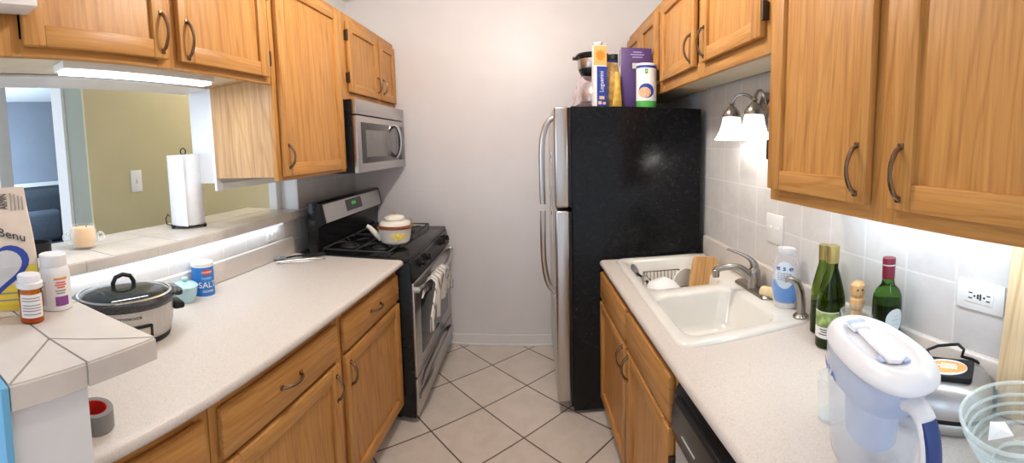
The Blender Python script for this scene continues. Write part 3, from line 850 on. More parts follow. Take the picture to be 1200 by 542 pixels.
d = door(t, XUR, -1, .622, 1.004, 1.382, 2.262, fw=.058); pull(d, XUR - .02, -1, .652, 1.462, .112); hinge(d, XUR - .004, -1, 1.010, 1.50)
d = door(t, XUR, -1, .13, .562, 1.382, 2.262, fw=.058); pull(d, XUR - .02, -1, .532, 1.462, .112)
bm = BM(); box(bm, .70, .76, .16, .96, 1.352, 1.372, .003)
tag(obj('light_bar', bm, 'ledr'), 'lit bar under the big oak wall cabinet on the right', 'light')

# ------------------------------------------------------------------ right base run
XBR, ZTR = .345, .850
G = 'oak base cabinets under the right worktop'
t = thing('base_cabinet', 'oak base cabinet with drawer right beside the refrigerator', 'cabinet', (.6, 1.83, 0), 0, G)
carcass(t, XBR, -1, XR - .004, 1.492, 2.012, .10, ZTR, [(1.492, 1.515), (1.985, 2.012)], [(.10, .15), (.672, .69), (.82, ZTR)], .02, warpR, top=False)
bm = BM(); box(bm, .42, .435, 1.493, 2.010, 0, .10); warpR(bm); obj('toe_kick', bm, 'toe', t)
drawer(t, XBR, -1, 1.504, 1.998, .682, .826, warpR, 'drawer')
d = door(t, XBR, -1, 1.504, 1.998, .115, .664, warp=warpR, fw=.05); pull(d, XBR - .02, -1, 1.535, .602, .10, True, .026, warpR)
t = thing('sink_cabinet', 'oak sink base cabinet with false drawer front beside the dishwasher', 'cabinet', (.6, 1.36, 0), 0, G)
carcass(t, XBR, -1, XR - .004, 1.002, 1.490, .10, ZTR, [(1.002, 1.035), (1.468, 1.490)], [(.10, .15), (.672, .69), (.82, ZTR)], .02, warpR, top=False)
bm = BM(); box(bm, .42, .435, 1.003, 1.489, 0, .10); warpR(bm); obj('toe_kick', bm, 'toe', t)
drawer(t, XBR, -1, 1.020, 1.480, .682, .826, warpR, 'false_drawer_front')
d = door(t, XBR, -1, 1.020, 1.480, .115, .664, warp=warpR); pull(d, XBR - .02, -1, 1.448, .602, .10, True, .026, warpR); hinge(d, XBR - .004, -1, 1.013, .55, warpR); hinge(d, XBR - .004, -1, 1.013, .18, warpR)
t = thing('dishwasher', 'black dishwasher under the right worktop', 'dishwasher', (.6, .76, 0))
bm = BM(); box(bm, .37, XR - .004, .402, .998, .02, .848, .002); warpR(bm); obj('body', bm, 'blackm', t)
bm = BM(); box(bm, .335, .372, .404, .996, .115, .655, .006, 0); warpR(bm); obj('door', bm, plain('grey dishwasher door', (.40, .40, .40), .4), t)
bm = BM(); prism(bm, [(.372, .66), (.330, .66), (.322, .70), (.330, .800), (.345, .824), (.372, .824)], .404, .996, 'y', 0, .003); warpR(bm)
c = obj('control_panel', bm, 'black', t)
bm = BM(); prism(bm, [(.324, .79), (.318, .795), (.322, .806), (.334, .806)], .44, .96, 'y', 0, .001); warpR(bm); obj('handle', bm, 'blackm', c)
bm = BM(); box(bm, .3215, .3235, .84, .92, .715, .719); warpR(bm); obj('marking', bm, 'grey', c)

# right worktop with the sink cut-out
HX0, HX1, HY0, HY1 = .39, .795, 1.075, 1.975
t = thing('countertop', 'cream speckled laminate worktop with sink along the right wall', 'countertop', (.6, 1.2, .852))
bm = BM(); th = .034
prism(bm, bullnose(.322, HX0, CR, th, -1), -.15, 2.006, 'y')
box(bm, HX0, XR - .003, -.15, HY0, CR - th, CR); box(bm, HX0, XR - .003, HY1, 2.006, CR - th, CR); box(bm, HX1, XR - .003, HY0, HY1, CR - th, CR)
for v in bm.verts:
    if v.co.x < HX0 + .001: v.co.x += -(.055 * (v.co.y - 1.25)) * .5
obj('slab', bm, 'lamin', t)
bm = BM(); prism(bm, rrect(XR - .024, XR - .003, CR + .001, .992, .007, 3), -.15, 2.006, 'y'); obj('backsplash_strip', bm, 'lamin', t)

# sink ------------------------------------------------------------------
t = thing('kitchen_sink', 'bisque double-bowl drop-in sink in the right worktop', 'sink', (.59, 1.52, CR))
bm = BM(); zr = CR + .011
def ringz(P, z): return [(x, y, z) for x, y in P]
outer = rrect(.372, .818, 1.050, 1.995, .045, 6)
lip = [rrect(.372, .818, 1.050, 1.995, .045, 6), rrect(.375, .815, 1.053, 1.992, .044, 6), rrect(.384, .806, 1.062, 1.983, .040, 6)]
rings = loft(bm, [ringz(lip[0], CR + .0005), ringz(lip[1], zr - .003), ringz(lip[2], zr)])
def basin(x0, x1, y0, y1, dep):
    Ls = [(0, zr, .05), (.006, zr - .004, .05), (.012, zr - .014, .05), (.030, zr - dep + .03, .055), (.045, zr - dep + .008, .06), (.075, zr - dep, .05)]
    R = loft(bm, [ringz(rrect(x0 + i, x1 - i, y0 + i, y1 - i, r, 6), z) for i, z, r in Ls], 0, False, True)
    return R[0]
b1 = basin(.405, .724, 1.098, 1.455, .16); b2 = basin(.405, .724, 1.512, 1.948, .16)
es = []
for ring in (rings[-1], b1, b2):
    for i in range(len(ring)):
        e = bm.edges.get((ring[i], ring[(i + 1) % len(ring)])); es.append(e)
bmesh.ops.triangle_fill(bm, use_beauty=True, use_dissolve=False, edges=es)
bmesh.ops.recalc_face_normals(bm, faces=bm.faces)
for f in bm.faces: pass
o = obj('basin', bm, 'porc', t, smooth=50)
for yy in (1.295, 1.745):
    bm = BM(); lathe(bm, [(.0, .001), (.018, .001), (.022, .004), (.040, .003), (.042, .0)], (.565, yy, zr - .1605), 20); obj('drain', bm, 'chrome', t)

# faucet
t = thing('faucet', 'satin nickel single-lever faucet with long spout on the sink deck', 'faucet', (.783, 1.385, zr))
bm = BM(); L = []
P = rrect(-.028, .028, -.125, .125, .027, 6)
for k, z in ((1, 0), (1, .006), (.93, .012), (.7, .015)): L.append([(x * k, y * k, z) for x, y in P])
loft(bm, L, 0, True, True); obj('base_plate', bm, 'nickel', t, True)
bm = BM(); lathe(bm, [(.026, .010), (.025, .04), (.024, .075), (.022, .088), (.014, .098), (0, .10)], n=24); obj('body', bm, 'nickel', t, True)
bm = BM(); pts = bez((-.01, .002, .045), (-.05, .010, .115), (-.075, .015, .115), (-.150, .028, .098), 12)
tube(bm, pts, [.017 - .005 * i / 12 for i in range(13)], 12); lathe(bm, [(.013, 0), (.014, .03), (.011, .033)], (-.146, .027, .068), 14); obj('spout', bm, 'nickel', t, True)
bm = BM(); pts = bez((.002, 0, .095), (0, .006, .135), (-.03, .02, .150), (-.092, .045, .176), 10)
tube(bm, pts, [.016, .0155, .014, .012, .0105, .009, .008, .007, .0065, .006, .006], 12, 0, False, True, 1.0); obj('lever', bm, 'nickel', t, True)
# side sprayer
t = thing('side_sprayer', 'satin nickel side sprayer at the near corner of the sink', 'sprayer', (.788, 1.085, zr))
bm = BM(); lathe(bm, [(.026, 0), (.026, .006), (.02, .012), (.017, .016)], n=20); obj('collar', bm, 'nickel', t, True)
bm = BM(); tube(bm, [(0, 0, .012), (0, 0, .05), (-.004, .002, .095), (-.014, .008, .128), (-.034, .018, .142), (-.048, .026, .139)], [.0155, .0145, .0145, .0145, .0125, .011], 14); obj('handset', bm, 'nickel', t, True)

# dish soap bottle
t = thing('dish_soap_bottle', 'clear dish soap bottle half full of blue soap on the sink deck', 'bottle', (.792, 1.185, zr), radians(-55)); t.scale = (1.22, 1.1, 1.0)
def ellp(bm, prof, mi=0, cap0=True, cap1=True, n=28): return loft(bm, [[(a * cos(q), b * sin(q), z) for q in [2 * pi * i / n for i in range(n)]] for a, b, z in prof], mi, cap0, cap1)
bm = BM(); ellp(bm, [(.024, .018, 0), (.032, .022, .004), (.036, .023, .03), (.0415, .024, .085), (.041, .024, .12), (.034, .022, .17), (.028, .020, .20), (.027, .019, .206)]); obj('shell', bm, sheer('clear soap bottle', (.88, .92, .97), .10), t, True)
bm = BM(); ellp(bm, [(.022, .016, .022), (.032, .020, .026), (.0385, .0218, .06), (.0405, .0228, .085), (.0405, .0228, .098)]); obj('soap', bm, 'soapblue', t, True)
bm = BM(); ellp(bm, [(.026, .019, .0), (.031, .021, .004), (.0335, .0218, .021), (.033, .021, .0215)]); obj('foot', bm, 'label', t, True)
bm = BM()
N = 26; cen = []
def onshell(u, z, o=.0012):
    # front face of the bottle at height z
    tab = [(.036, .023, .03), (.0415, .024, .085), (.041, .024, .12), (.034, .022, .17), (.028, .020, .20)]
    for (a0, b0, z0), (a1, b1, z1) in zip(tab, tab[1:]):
        if z <= z1:
            k = (z - z0) / (z1 - z0); a = a0 + (a1 - a0) * k; b = b0 + (b1 - b0) * k; break
    s = max(-1, min(1, u / a)); return (u, -(b * sqrt(max(0, 1 - s * s)) + o), z)
def ovalpatch(bm, uc, zc, uh, zh, o, mi=0):
    prev = None; c = bm.verts.new(onshell(uc, zc, o))
    for k in (.35, .7, 1):
        R = [bm.verts.new(onshell(uc + uh * k * cos(2 * pi * i / N), zc + zh * k * sin(2 * pi * i / N), o)) for i in range(N)]
        for i in range(N):
            j = (i + 1) % N
            (bm.faces.new((c, R[i], R[j])) if prev is None else bm.faces.new((prev[i], R[i], R[j], prev[j]))).material_index = mi
        prev = R
ovalpatch(bm, .004, .132, .028, .052, .0012); obj('label_sheet', bm, plain('pale blue label', (.66, .78, .90), .4), t, True)
text('lettering', 'e s e', .026, 'blue', t, lambda u, v, w: onshell(u + .004, .158 + v, .002 + w))
bm = BM()
for z in (.138, .130, .122, .114): 
    for uu in (-.016, -.008, 0, .008, .016): box(bm, uu - .003 + .004, uu + .003 + .004, onshell(uu, z, .0022)[1], onshell(uu, z, .0014)[1], z - .0012, z + .0012)
obj('small_print', bm, 'ink', t, True)
bm = BM(); ellp(bm, [(.026, .0185, .206), (.0275, .0195, .208), (.0275, .0195, .228), (.024, .017, .232)]); obj('cap', bm, sheer('milky cap', (.85, .88, .92), .5), t, True)

# sponge
bm = BM(); L = []
for k in range(2): pass
lathe(bm, [(.0, 0), (.019, 0), (.0215, .004), (.0215, .088), (.019, .092), (0, .092)], n=22)
for v in bm.verts: v.co = Vector((v.co.z - .046, v.co.y, v.co.x + .0215))
o = obj('sponge', bm, 'sponge'); o.location = (.797, 1.272, zr + .0005); o.rotation_euler = (0, 0, radians(-62)); 
tag(o, 'rolled yellow sponge between the faucet and the soap bottle', 'sponge')

# dish rack in the far bowl and what stands in it
zb = zr - .16
t = thing('dish_rack', 'small wire dish rack in the far sink bowl', 'rack', (.55, 1.75, zb))
bm = BM()
RX0, RX1, RY0, RY1 = .482, .652, 1.630, 1.872
for z in (.02, .115): tube(bm, [(RX0, RY0, zb + z), (RX1, RY0, zb + z), (RX1, RY1, zb + z), (RX0, RY1, zb + z)], .0028, 6, 0, True)
obj('rim', bm, 'bronze', t)
bm = BM()
for i in range(11):
    xx = RX0 + (RX1 - RX0) * i / 10
    tube(bm, [(xx, RY1, zb + .115), (xx, RY1, zb + .02), (xx, RY0, zb + .02), (xx, RY0, zb + .115)], .0018, 6)
obj('wires', bm, 'bronze', t)
bm = BM()
for xx, yy in ((RX0, RY0), (RX1, RY0), (RX0, RY1), (RX1, RY1)):
    bm = BM(); tube(bm, [(xx, yy, zb + .001), (xx, yy, zb + .022)], .004, 8); obj('foot', bm, 'blackm', t)
bm = BM(); lathe(bm, [(0, 0), (.045, .0), (.078, .012), (.081, .014), (.078, .017), (.045, .006), (0, .006)], n=36)
o = obj('dinner_plate', bm, 'porc'); o.location = (.603, 1.67, zb + .026 + .080); o.rotation_euler = (radians(80), 0, radians(28))
tag(o, 'cream plate standing upright in the dish rack', 'plate')
t = thing('cutting_board', 'small wooden cutting board leaning in the far sink bowl', 'cutting board', (.655, 1.625, zb + .012), radians(10))
bm = BM(); prism(bm, rrect(-.060, .060, 0, .235, .016, 5), -.008, .008, 'y', 0, .003)
o = obj('board', bm, 'bamboo', t, True); o.rotation_euler = (radians(-4), radians(11), 0)
bm = BM(); lathe(bm, [(.0, 0), (.035, 0), (.04, .004), (.064, .03), (.078, .062), (.076, .062), (.06, .03), (.036, .008), (0, .006)], n=36)
o = obj('white_bowl', bm, 'paper'); o.location = (.480, 1.64, zr - .004); o.rotation_euler = (radians(165), radians(-16), 0)
tag(o, 'white bowl turned upside down at the front of the far sink bowl', 'bowl')
t = thing('ladle', 'grey soup ladle resting on the far sink bowl edge', 'ladle', (.432, 1.80, zr - .03), radians(20))
bm = BM(); 
L = [[(.020 * k * cos(a), .034 * k * sin(a), z) for a in [2 * pi * i / 20 for i in range(20)]] for k, z in ((.3, 0), (.75, .005), (1, .014), (.94, .014), (.7, .008), (.3, .004))]
loft(bm, L, 0, True, True); o = obj('bowl', bm, plain('grey nylon', (.20, .20, .21), .4), t, True); o.rotation_euler = (radians(58), 0, radians(10)); o.location = (-.004, .02, .012)
bm = BM(); tube(bm, [(-.002, -.005, .010), (.012, -.05, -.012), (.030, -.10, -.055)], .0055, 8); obj('handle', bm, 'blackm', t, True)
bm = BM(); lathe(bm, [(.0, 0), (.013, 0), (.016, .006), (.016, .02), (.010, .022), (.009, .01), (0, .01)], n=18)
o = obj('metal_ring', bm, 'chrome', t, True); o.location = (.010, -.042, -.012); o.rotation_euler = (radians(50), 0, 0)

# ------------------------------------------------------------------ things on the right worktop
def bottle(t, prof, glassm, winem, fill, n=36, th=.003):
    bm = BM(); lathe(bm, prof, n=n)
    obj('glass_body', bm, glassm, t, True)
    inner = [(max(.002, r - th), z) for r, z in prof if th < z <= fill]
    bm = BM(); lathe(bm, [(inner[0][0] - .002, .004)] + inner + [(inner[-1][0], fill)], n=n); obj('wine', bm, winem, t, True)
G = 'wine bottles on the right worktop'
burg = [(.030, .0), (.0365, .004), (.037, .02), (.037, .135), (.0355, .155), (.030, .185), (.0205, .225), (.0155, .245), (.0145, .30), (.0155, .301), (.0155, .309), (.0145, .311)]
t = thing('wine_bottle', 'green wine bottle with gold foil and cream label behind the pitcher', 'bottle', (.756, .900, CR), 0, G); t.scale = (1.1, 1.1, 1.02)
bottle(t, burg, 'oliveglass', plain('white wine', (.045, .085, .008), .1), .12)
bm = BM(); lathe(bm, [(.0165, .262), (.017, .312), (.0165, .3145), (0, .315)], n=28); obj('foil', bm, 'gold', t, True)
bm = BM(); patch(bm, .0372, -205, -95, .035, .118, 16, 0); patch(bm, .0376, -203, -97, .070, .116, 16, 1); obj('label_sheet', bm, ['label', plain('vineyard print', (.30, .42, .14), .5, .5, 60)], t, True)
bm = BM()
for z, w in ((.063, 22), (.056, 16), (.048, 26)): patch(bm, .0376, -150 - w, -150 + w, z - .0014, z + .0014)
obj('small_print', bm, 'dink', t, True)
t = thing('olive_oil_bottle', 'slim olive green bottle half hidden behind the gold-foil wine bottle', 'bottle', (.792, .985, CR), 0, G)
bottle(t, [(r * .92, z * .965) for r, z in burg], 'oliveglass', plain('dark olive', (.06, .07, .01), .1), .10)
bm = BM(); lathe(bm, [(.0155, .25), (.016, .300), (0, .304)], n=24); obj('foil', bm, 'gold', t, True)
bord = [(.030, .0), (.0375, .004), (.038, .02), (.038, .190), (.036, .205), (.029, .221), (.018, .234), (.0152, .246), (.0148, .295), (.0158, .297), (.0158, .304), (.0148, .306)]
t = thing('wine_bottle', 'dark red wine bottle with maroon foil and round white label', 'bottle', (.792, .722, CR), 0, G); t.scale = (1, 1, 1.03)
bottle(t, bord, 'greenglass', 'wine', .184)
bm = BM(); lathe(bm, [(.0164, .252), (.0168, .306), (.016, .309), (0, .3095)], n=28); obj('foil', bm, 'maroon', t, True)
bm = BM(); lathe(bm, [(.0172, .289), (.0174, .2905), (.0172, .292)], n=28, cap0=False, cap1=False); obj('foil_ring', bm, 'grey', t, True)
bm = BM(); patch(bm, .0383, -140, -62, .112, .176, ell=True); obj('round_label', bm, plain('pale blue label round', (.66, .76, .80), .5), t, True)
bm = BM()
for z, w in ((.156, 10), (.146, 16), (.134, 12)): patch(bm, .0388, -101 - w, -101 + w, z - .0015, z + .0015)
obj('small_print', bm, 'grey', t, True)

t = thing('pepper_mill', 'turned wooden pepper mill between the two wine bottles', 'pepper mill', (.790, .830, CR)); t.scale = (.74, .74, 1.0)
bm = BM(); lathe(bm, [(.0, 0), (.028, 0), (.029, .01), (.024, .03), (.019, .06), (.021, .10), (.026, .115), (.019, .13)], n=28); obj('body', bm, 'mill', t, True)
bm = BM(); lathe(bm, [(.018, .13), (.027, .142), (.029, .155), (.026, .166), (.017, .172), (.026, .180), (.0295, .195), (.027, .210), (.015, .219), (0, .220)], n=28); hd = obj('head', bm, 'mill', t, True)
bm = BM(); tube(bm, [(-.019, -.021, .198), (-.021, -.0235, .199)], .0035, 8); tube(bm, [(-.004, -.0285, .198), (-.004, -.031, .199)], .0035, 8); obj('dots', bm, 'dink', hd, True)

t = thing('glass_jar', 'clear glass holding cream filling in front of the pepper mill', 'glass', (.742, .775, CR))
bm = BM(); lathe(bm, [(.0, 0), (.040, 0), (.043, .004), (.044, .155), (.0455, .157), (.0425, .157), (.040, .01), (0, .008)], n=36); obj('glass_wall', bm, 'clear', t, True)
bm = BM(); lathe(bm, [(.0, .009), (.0385, .010), (.0405, .118), (.035, .124), (0, .126)], n=32); obj('filling', bm, 'cream', t, True)

bm = BM()
P = [(-.035, -.02, .002), (.03, -.03, .001), (.04, .03, .004), (-.025, .035, .003)]
vs = [[bm.verts.new((x, y, z)) for x, y, z in P], [bm.verts.new((x * .7 - .02, y * .8, z + .075)) for x, y, z in P]]
for i in range(4): bm.faces.new((vs[0][i], vs[0][(i + 1) % 4], vs[1][(i + 1) % 4], vs[1][i]))
bm.faces.new(vs[0][::-1]); bm.faces.new(vs[1])
o = obj('folded_napkin', bm, 'paper', smooth=0); o.location = (.800, 1.005, CR + .001); o.rotation_euler = (0, 0, .4); o.scale = (.55, .6, 1)
tag(o, 'folded white napkin standing left of the gold-foil wine bottle', 'napkin')

# tumbler
bm = BM(); lathe(bm, [(.0, 0), (.026, 0), (.029, .003), (.0325, .098), (.033, .099), (.031, .099), (.0275, .012), (0, .010)], n=36)
t = thing('drinking_glass', 'empty clear drinking glass left of the water pitcher', 'glass', (.553, .640, CR))
obj('glass_wall', bm, 'clear', t, True)
ring = sheer('glass base', (.86, .97, .97), .20, .03, .5)
bm = BM(); lathe(bm, [(0, .001), (.0262, .001), (.0285, .004), (.0288, .010), (0, .0102)], n=32); obj('thick_base', bm, ring, t, True)
bm = BM(); tube(bm, [(.032 * cos(2 * pi * i / 36), .032 * sin(2 * pi * i / 36), .099) for i in range(36)], .0013, 6, 0, True); obj('rim', bm, ring, t, True)

# water filter pitcher
PC = (.523, .4915); PR = radians(95)
t = thing('water_pitcher', 'white-lidded water filter pitcher with navy grip on the right worktop', 'pitcher', (PC[0], PC[1], CR), radians(-105.5)); t.scale = (1.2, .87, 1)
def sup(a, b, n=44, e=2.35, cx=0):
    out = []
    for i in range(n):
        q = 2 * pi * i / n; c, s = cos(q), sin(q)
        out.append((cx + a * math.copysign(abs(c) ** (2 / e), c), b * math.copysign(abs(s) ** (2 / e), s)))
    return out
def lz(P, z): return [(x, y, z) for x, y in P]
bm = BM()
c0 = -.012
L = [lz(sup(.080, .060, cx=c0), 0), lz(sup(.084, .063, cx=c0), .005), lz(sup(.090, .067, cx=c0), .06), lz(sup(.098, .072, cx=c0), .14), lz(sup(.106, .075, cx=c0), .226)]
Li = [lz(sup(.103, .072, cx=c0), .226), lz(sup(.095, .069, cx=c0), .14), lz(sup(.087, .064, cx=c0), .06), lz(sup(.080, .059, cx=c0), .01)]
loft(bm, L + Li, 0, True, True); obj('jug', bm, 'frost', t, True)
bm = BM()
L = [lz(sup(.040, .040, cx=-.01), .055), lz(sup(.046, .044, cx=-.01), .06), lz(sup(.052, .048, cx=-.01), .148), lz(sup(.090, .066, cx=c0), .158), lz(sup(.101, .0705, cx=c0), .225)]
loft(bm, L, 0, True, True); obj('inner_tank', bm, 'lidblue', t, True)
bm = BM()
L = [lz(sup(.1165, .0755), .224), lz(sup(.119, .078), .228), lz(sup(.1185, .0775), .236), lz(sup(.111, .071), .248), lz(sup(.099, .060), .2535)]
loft(bm, L, 0, True, False)
dish = [lz(sup(.099, .060), .2535), lz(sup(.090, .051), .2545), lz(sup(.085, .046), .248), lz(sup(.078, .040), .2405)]
loft(bm, dish, 0, False, True)
lid = obj('lid', bm, 'pwhite', t, True, smooth=60)
bm = BM(); box(bm, -.080, -.052, -.018, .018, .2425, .2555, .004); prism(bm, [(-.056, -.010), (.052, -.020), (.060, 0), (.052, .020), (-.056, .010)], .2425, .2505, 'z', 0, .003); obj('fill_flap', bm, 'pwhite', lid, True)
bm = BM(); box(bm, .044, .060, .008, .022, .2432, .2462, .001); pb = plain('pale blue tint', (.42, .52, .78), .4); obj('blue_mark', bm, pb, lid, True)
bm = BM(); box(bm, .030, .046, -.029, -.020, .2432, .2462, .001); obj('blue_mark', bm, pb, lid, True)
bm = BM(); box(bm, -.078, -.066, -.02, .02, .2550, .2562, .001); obj('blue_mark', bm, pb, lid, True)
bm = BM()
hp = bez((.084, 0, .190), (.122, 0, .206), (.136, 0, .168), (.131, 0, .080), 12) + bez((.131, 0, .080), (.128, 0, .035), (.11, 0, .022), (.078, 0, .030), 8)[1:]
tube(bm, hp, [.022 - .004 * sin(pi * i / 20) for i in range(21)], 14, 0, False, True, .62); hd = obj('handle', bm, 'pwhite', t, True)
bm = BM(); gp = bez((.117, 0, .186), (.131, 0, .165), (.135, 0, .130), (.133, 0, .078), 8); tube(bm, [(x + .0065, y, z) for x, y, z in gp], .0155, 12, 0, False, True, .55); obj('grip', bm, 'navy', hd, True)
bm = BM(); L = [lz([(-.108, -.02), (-.132, -.006), (-.132, .006), (-.108, .02)], z) for z in (.185, .214)]; 
L[0] = [(x + .012 if x < -.12 else x, y, z) for x, y, z in L[0]]; loft(bm, L, 0, True, True); obj('spout', bm, 'pwhite', t, True)
def jugface(u, v, w):
    # near side of the spout end, read from the camera side
    a = .098; b = .0722; q = u / .085
    ang = radians(-112) + q
    c, s = cos(ang), sin(ang); k = .94 + .0006 * 0
    z = .178 + v; f = 1 + (z - .14) / .078 * .065
    e = 2.35
    return (-.012 + (a * f + .002 + w) * math.copysign(abs(c) ** (2 / e), c), (b * f + .002 + w) * math.copysign(abs(s) ** (2 / e), s), z)
text('lettering', 'BRITA', .020, 'navytext', t, jugface, .0004)

# sandwich press
t = thing('sandwich_press', 'silver sandwich press with black handle plate beside the glass bowl', 'sandwich press', (.735, .492, CR), radians(-62))
def slab(a, b, zs, mi=0, bm=None, c0=True, c1=True):
    bm = bm or BM(); loft(bm, [lz(sup(a * k, b * k, 40, 3.4), z) for k, z in zs], mi, c0, c1); return bm
bm = slab(.105, .082, [(.9, .0), (.98, .004), (1, .012), (1, .022), (.98, .027)]); obj('bottom_shell', bm, 'silver', t, True)
bm = slab(.100, .078, [(1, .026), (1, .038)]); obj('plates', bm, 'blackm', t, True)
bm = slab(.105, .082, [(.98, .037), (1, .042), (1, .050), (.97, .064), (.88, .082), (.74, .094), (.5, .099)]); obj('top_shell', bm, 'silver', t, True)
bm = BM(); prism(bm, rrect(-.052, .058, -.038, .042, .010, 4), .097, .112, 'z', 0, .003); box(bm, -.075, -.045, -.03, .034, .094, .106, .004); hd = obj('handle_plate', bm, 'blackm', t, True)
bm = BM(); loft(bm, [lz(sup(.046, .033, 32, 2), .1105), lz(sup(.045, .032, 32, 2), .1135)], 0, False, True); loft(bm, [lz(sup(.040, .027, 32, 2), .1134), lz(sup(.036, .023, 32, 2, .008), .1142)], 1, False, True); obj('oval_sticker', bm, ['label', 'lab_or'], hd, True)
bm = BM()
for dx, dy, w in ((.004, .010, .016), (.002, .002, .022), (.006, -.006, .018)): box(bm, dx - w, dx + w, dy - .002, dy + .002, .1139, .1147)
obj('small_print', bm, 'label', hd, True)
bm = BM(); tube(bm, [(-.04, .045, .104), (-.052, .062, .115), (-.03, .085, .118), (.0, .078, .128), (.018, .060, .14), (.032, .052, .132), (.028, .055, .112), (.05, .068, .10), (.085, .083, .075), (.09, .095, .03), (.06, .10, .005)], .0038, 8); obj('cord', bm, 'blackm', t, True)
bm = BM(); box(bm, .085, .112, -.03, .03, .03, .06, .004); obj('back_hinge', bm, 'blackm', t, True)

# ribbed glass bowl with paper in it
t = thing('glass_bowl', 'ribbed clear glass mixing bowl at the near end of the right worktop', 'bowl', (.688, .292, CR)); t.scale = (1, 1, .94)
bm = BM(); prof = [(.0, 0), (.048, 0), (.050, .004)]
for i in range(1, 19):
    q = i / 18; prof.append((.05 + .058 * q ** .75 + .0042 * (i % 2), .004 + .104 * q))
prof.append((.112, .110)); prof.append((.110, .112)); prof.append((.106, .110))
for i in range(17, 0, -1):
    q = i / 18; prof.append((.047 + .058 * q ** .75, .006 + .104 * q))
prof += [(.045, .008), (0, .007)]
lathe(bm, prof, n=48); obj('bowl_wall', bm, 'bowlglass', t, True, smooth=60)
M['ring'] = sheer('thick glass edge', (.86, .97, .97), .22, .03, .5)
bm = BM()
for q in (.30, .46, .62, .78): 
    rr = .0535 + .058 * q ** .75; tube(bm, [(rr * cos(2 * pi * i / 48), rr * sin(2 * pi * i / 48), .004 + .104 * q) for i in range(48)], .0032, 8, 0, True)
obj('ribs', bm, 'ring', t, True)
bm = BM(); tube(bm, [(.1095 * cos(2 * pi * i / 48), .1095 * sin(2 * pi * i / 48), .111) for i in range(48)], .0036, 8, 0, True); obj('rolled_rim', bm, 'ring', t, True)
bm = BM(); tube(bm, [(.046 * cos(2 * pi * i / 40), .046 * sin(2 * pi * i / 40), .008) for i in range(40)], .004, 8, 0, True); obj('foot_ring', bm, 'ring', t, True)
bm = BM(); vs = [bm.verts.new(p) for p in ((-.055, .028, 0), (.012, -.022, -.006), (.035, .022, .012), (-.018, .045, .035), (-.01, .012, .016))]
for f in ((0, 1, 4), (1, 2, 4), (2, 3, 4), (3, 0, 4)): bm.faces.new([vs[i] for i in f])
o = obj('paper_scrap', bm, 'paper', smooth=0); sm = o.modifiers.new('thick', 'SOLIDIFY'); sm.thickness = .001; o.scale = (.62, .62, .62)
o.location = (.690, .322, CR + .050)
tag(o, 'torn white paper piece lying in the ribbed glass bowl', 'paper')

# board leaning on the wall
bm = BM(); prism(bm, rrect(0, .30, 0, .44, .012, 4), -.010, .010, 'x', 0, .003)
o = obj('chopping_board', bm, 'maple'); o.location = (.800, .105, CR + .004); o.rotation_euler = (0, radians(6.0), 0)
tag(o, 'large pale wooden chopping board leaning on the wall by the outlet', 'chopping board')

# ------------------------------------------------------------------ wall plates and wall light
def plate_on(name, label, cat, x, s, y, z, w, h, kind):
    t = thing(name, label, cat, (x, y, z))
    bm = BM(); box(bm, 0, s * .006, -w / 2, w / 2, -h / 2, h / 2, .002); obj('cover_plate', bm, 'plate', t, True)
    if kind == 'switch2':
        for dy in (-.024, .024):
            bm = BM(); box(bm, s * .005, s * .008, dy - .006, dy + .006, -.014, .014, .001); prism(bm, [(s * .007, -.004), (s * .016, .004), (s * .014, .008), (s * .007, .006)], dy - .004, dy + .004, 'y'); obj('toggle', bm, 'plate', t, True)
    if kind == 'switch1':
        bm = BM(); box(bm, s * .005, s * .0075, -.007, .007, -.016, .016, .001, 1); prism(bm, [(s * .007, -.005), (s * .018, .004), (s * .015, .009), (s * .007, .007)], -.004, .004, 'y'); obj('toggle', bm, ['plate', 'grey'], t, True)
    if kind in ('gfci', 'duplexh'):
        bm = BM(); box(bm, s * .005, s * .008, -w * .29, w * .29, -h * .24, h * .24, .001); f = obj('socket_face', bm, 'plate', t, True)
        bm = BM()
        for dy in (-.024, .024):
            for dz in (-.007, .007): box(bm, s * .0076, s * .0086, dy - .005, dy + .005, dz - .0015, dz + .0015)
            tube(bm, [(s * .0076, dy + (.011 if dy > 0 else -.011) * -1, 0), (s * .0086, dy + (.011 if dy > 0 else -.011) * -1, 0)], .003, 8)
        obj('slots', bm, 'slot', f, True)
        bm = BM(); box(bm, s * .0076, s * .0095, -.0055, -.0015, -.008, .008); box(bm, s * .0076, s * .0095, .0015, .0055, -.006, .006); obj('buttons', bm, 'slot', f, True)
    if kind == 'duplex':
        for dy in (-.02, .02):
            bm = BM(); box(bm, s * .005, s * .008, dy - .012, dy + .012, -.016, .016, .004); f = obj('socket', bm, 'plate', t, True)
            bm = BM(); box(bm, s * .0078, s * .0086, dy - .005, dy - .0032, -.006, .006); box(bm, s * .0078, s * .0086, dy + .0032, dy + .005, -.006, .006); obj('slots', bm, 'slot', f, True)
    return t
plate_on('light_switch', 'white double switch plate on the tiled wall above the faucet', 'switch', XR, -1, 1.360, 1.160, .118, .124, 'switch2')
plate_on('wall_outlet', 'white horizontal outlet plate on the tiled wall by the chopping board', 'outlet', XR, -1, .488, 1.138, .128, .078, 'gfci')
plate_on('wall_outlet', 'white outlet plate under the tiled ledge on the left wall', 'outlet', XL + .007, 1, 1.722, 1.066, .085, .072, 'duplex')
plate_on('light_switch', 'white switch plate on the olive wall beyond the pass-through', 'switch', -2.05, 1, 1.552, 1.388, .080, .145, 'switch1')

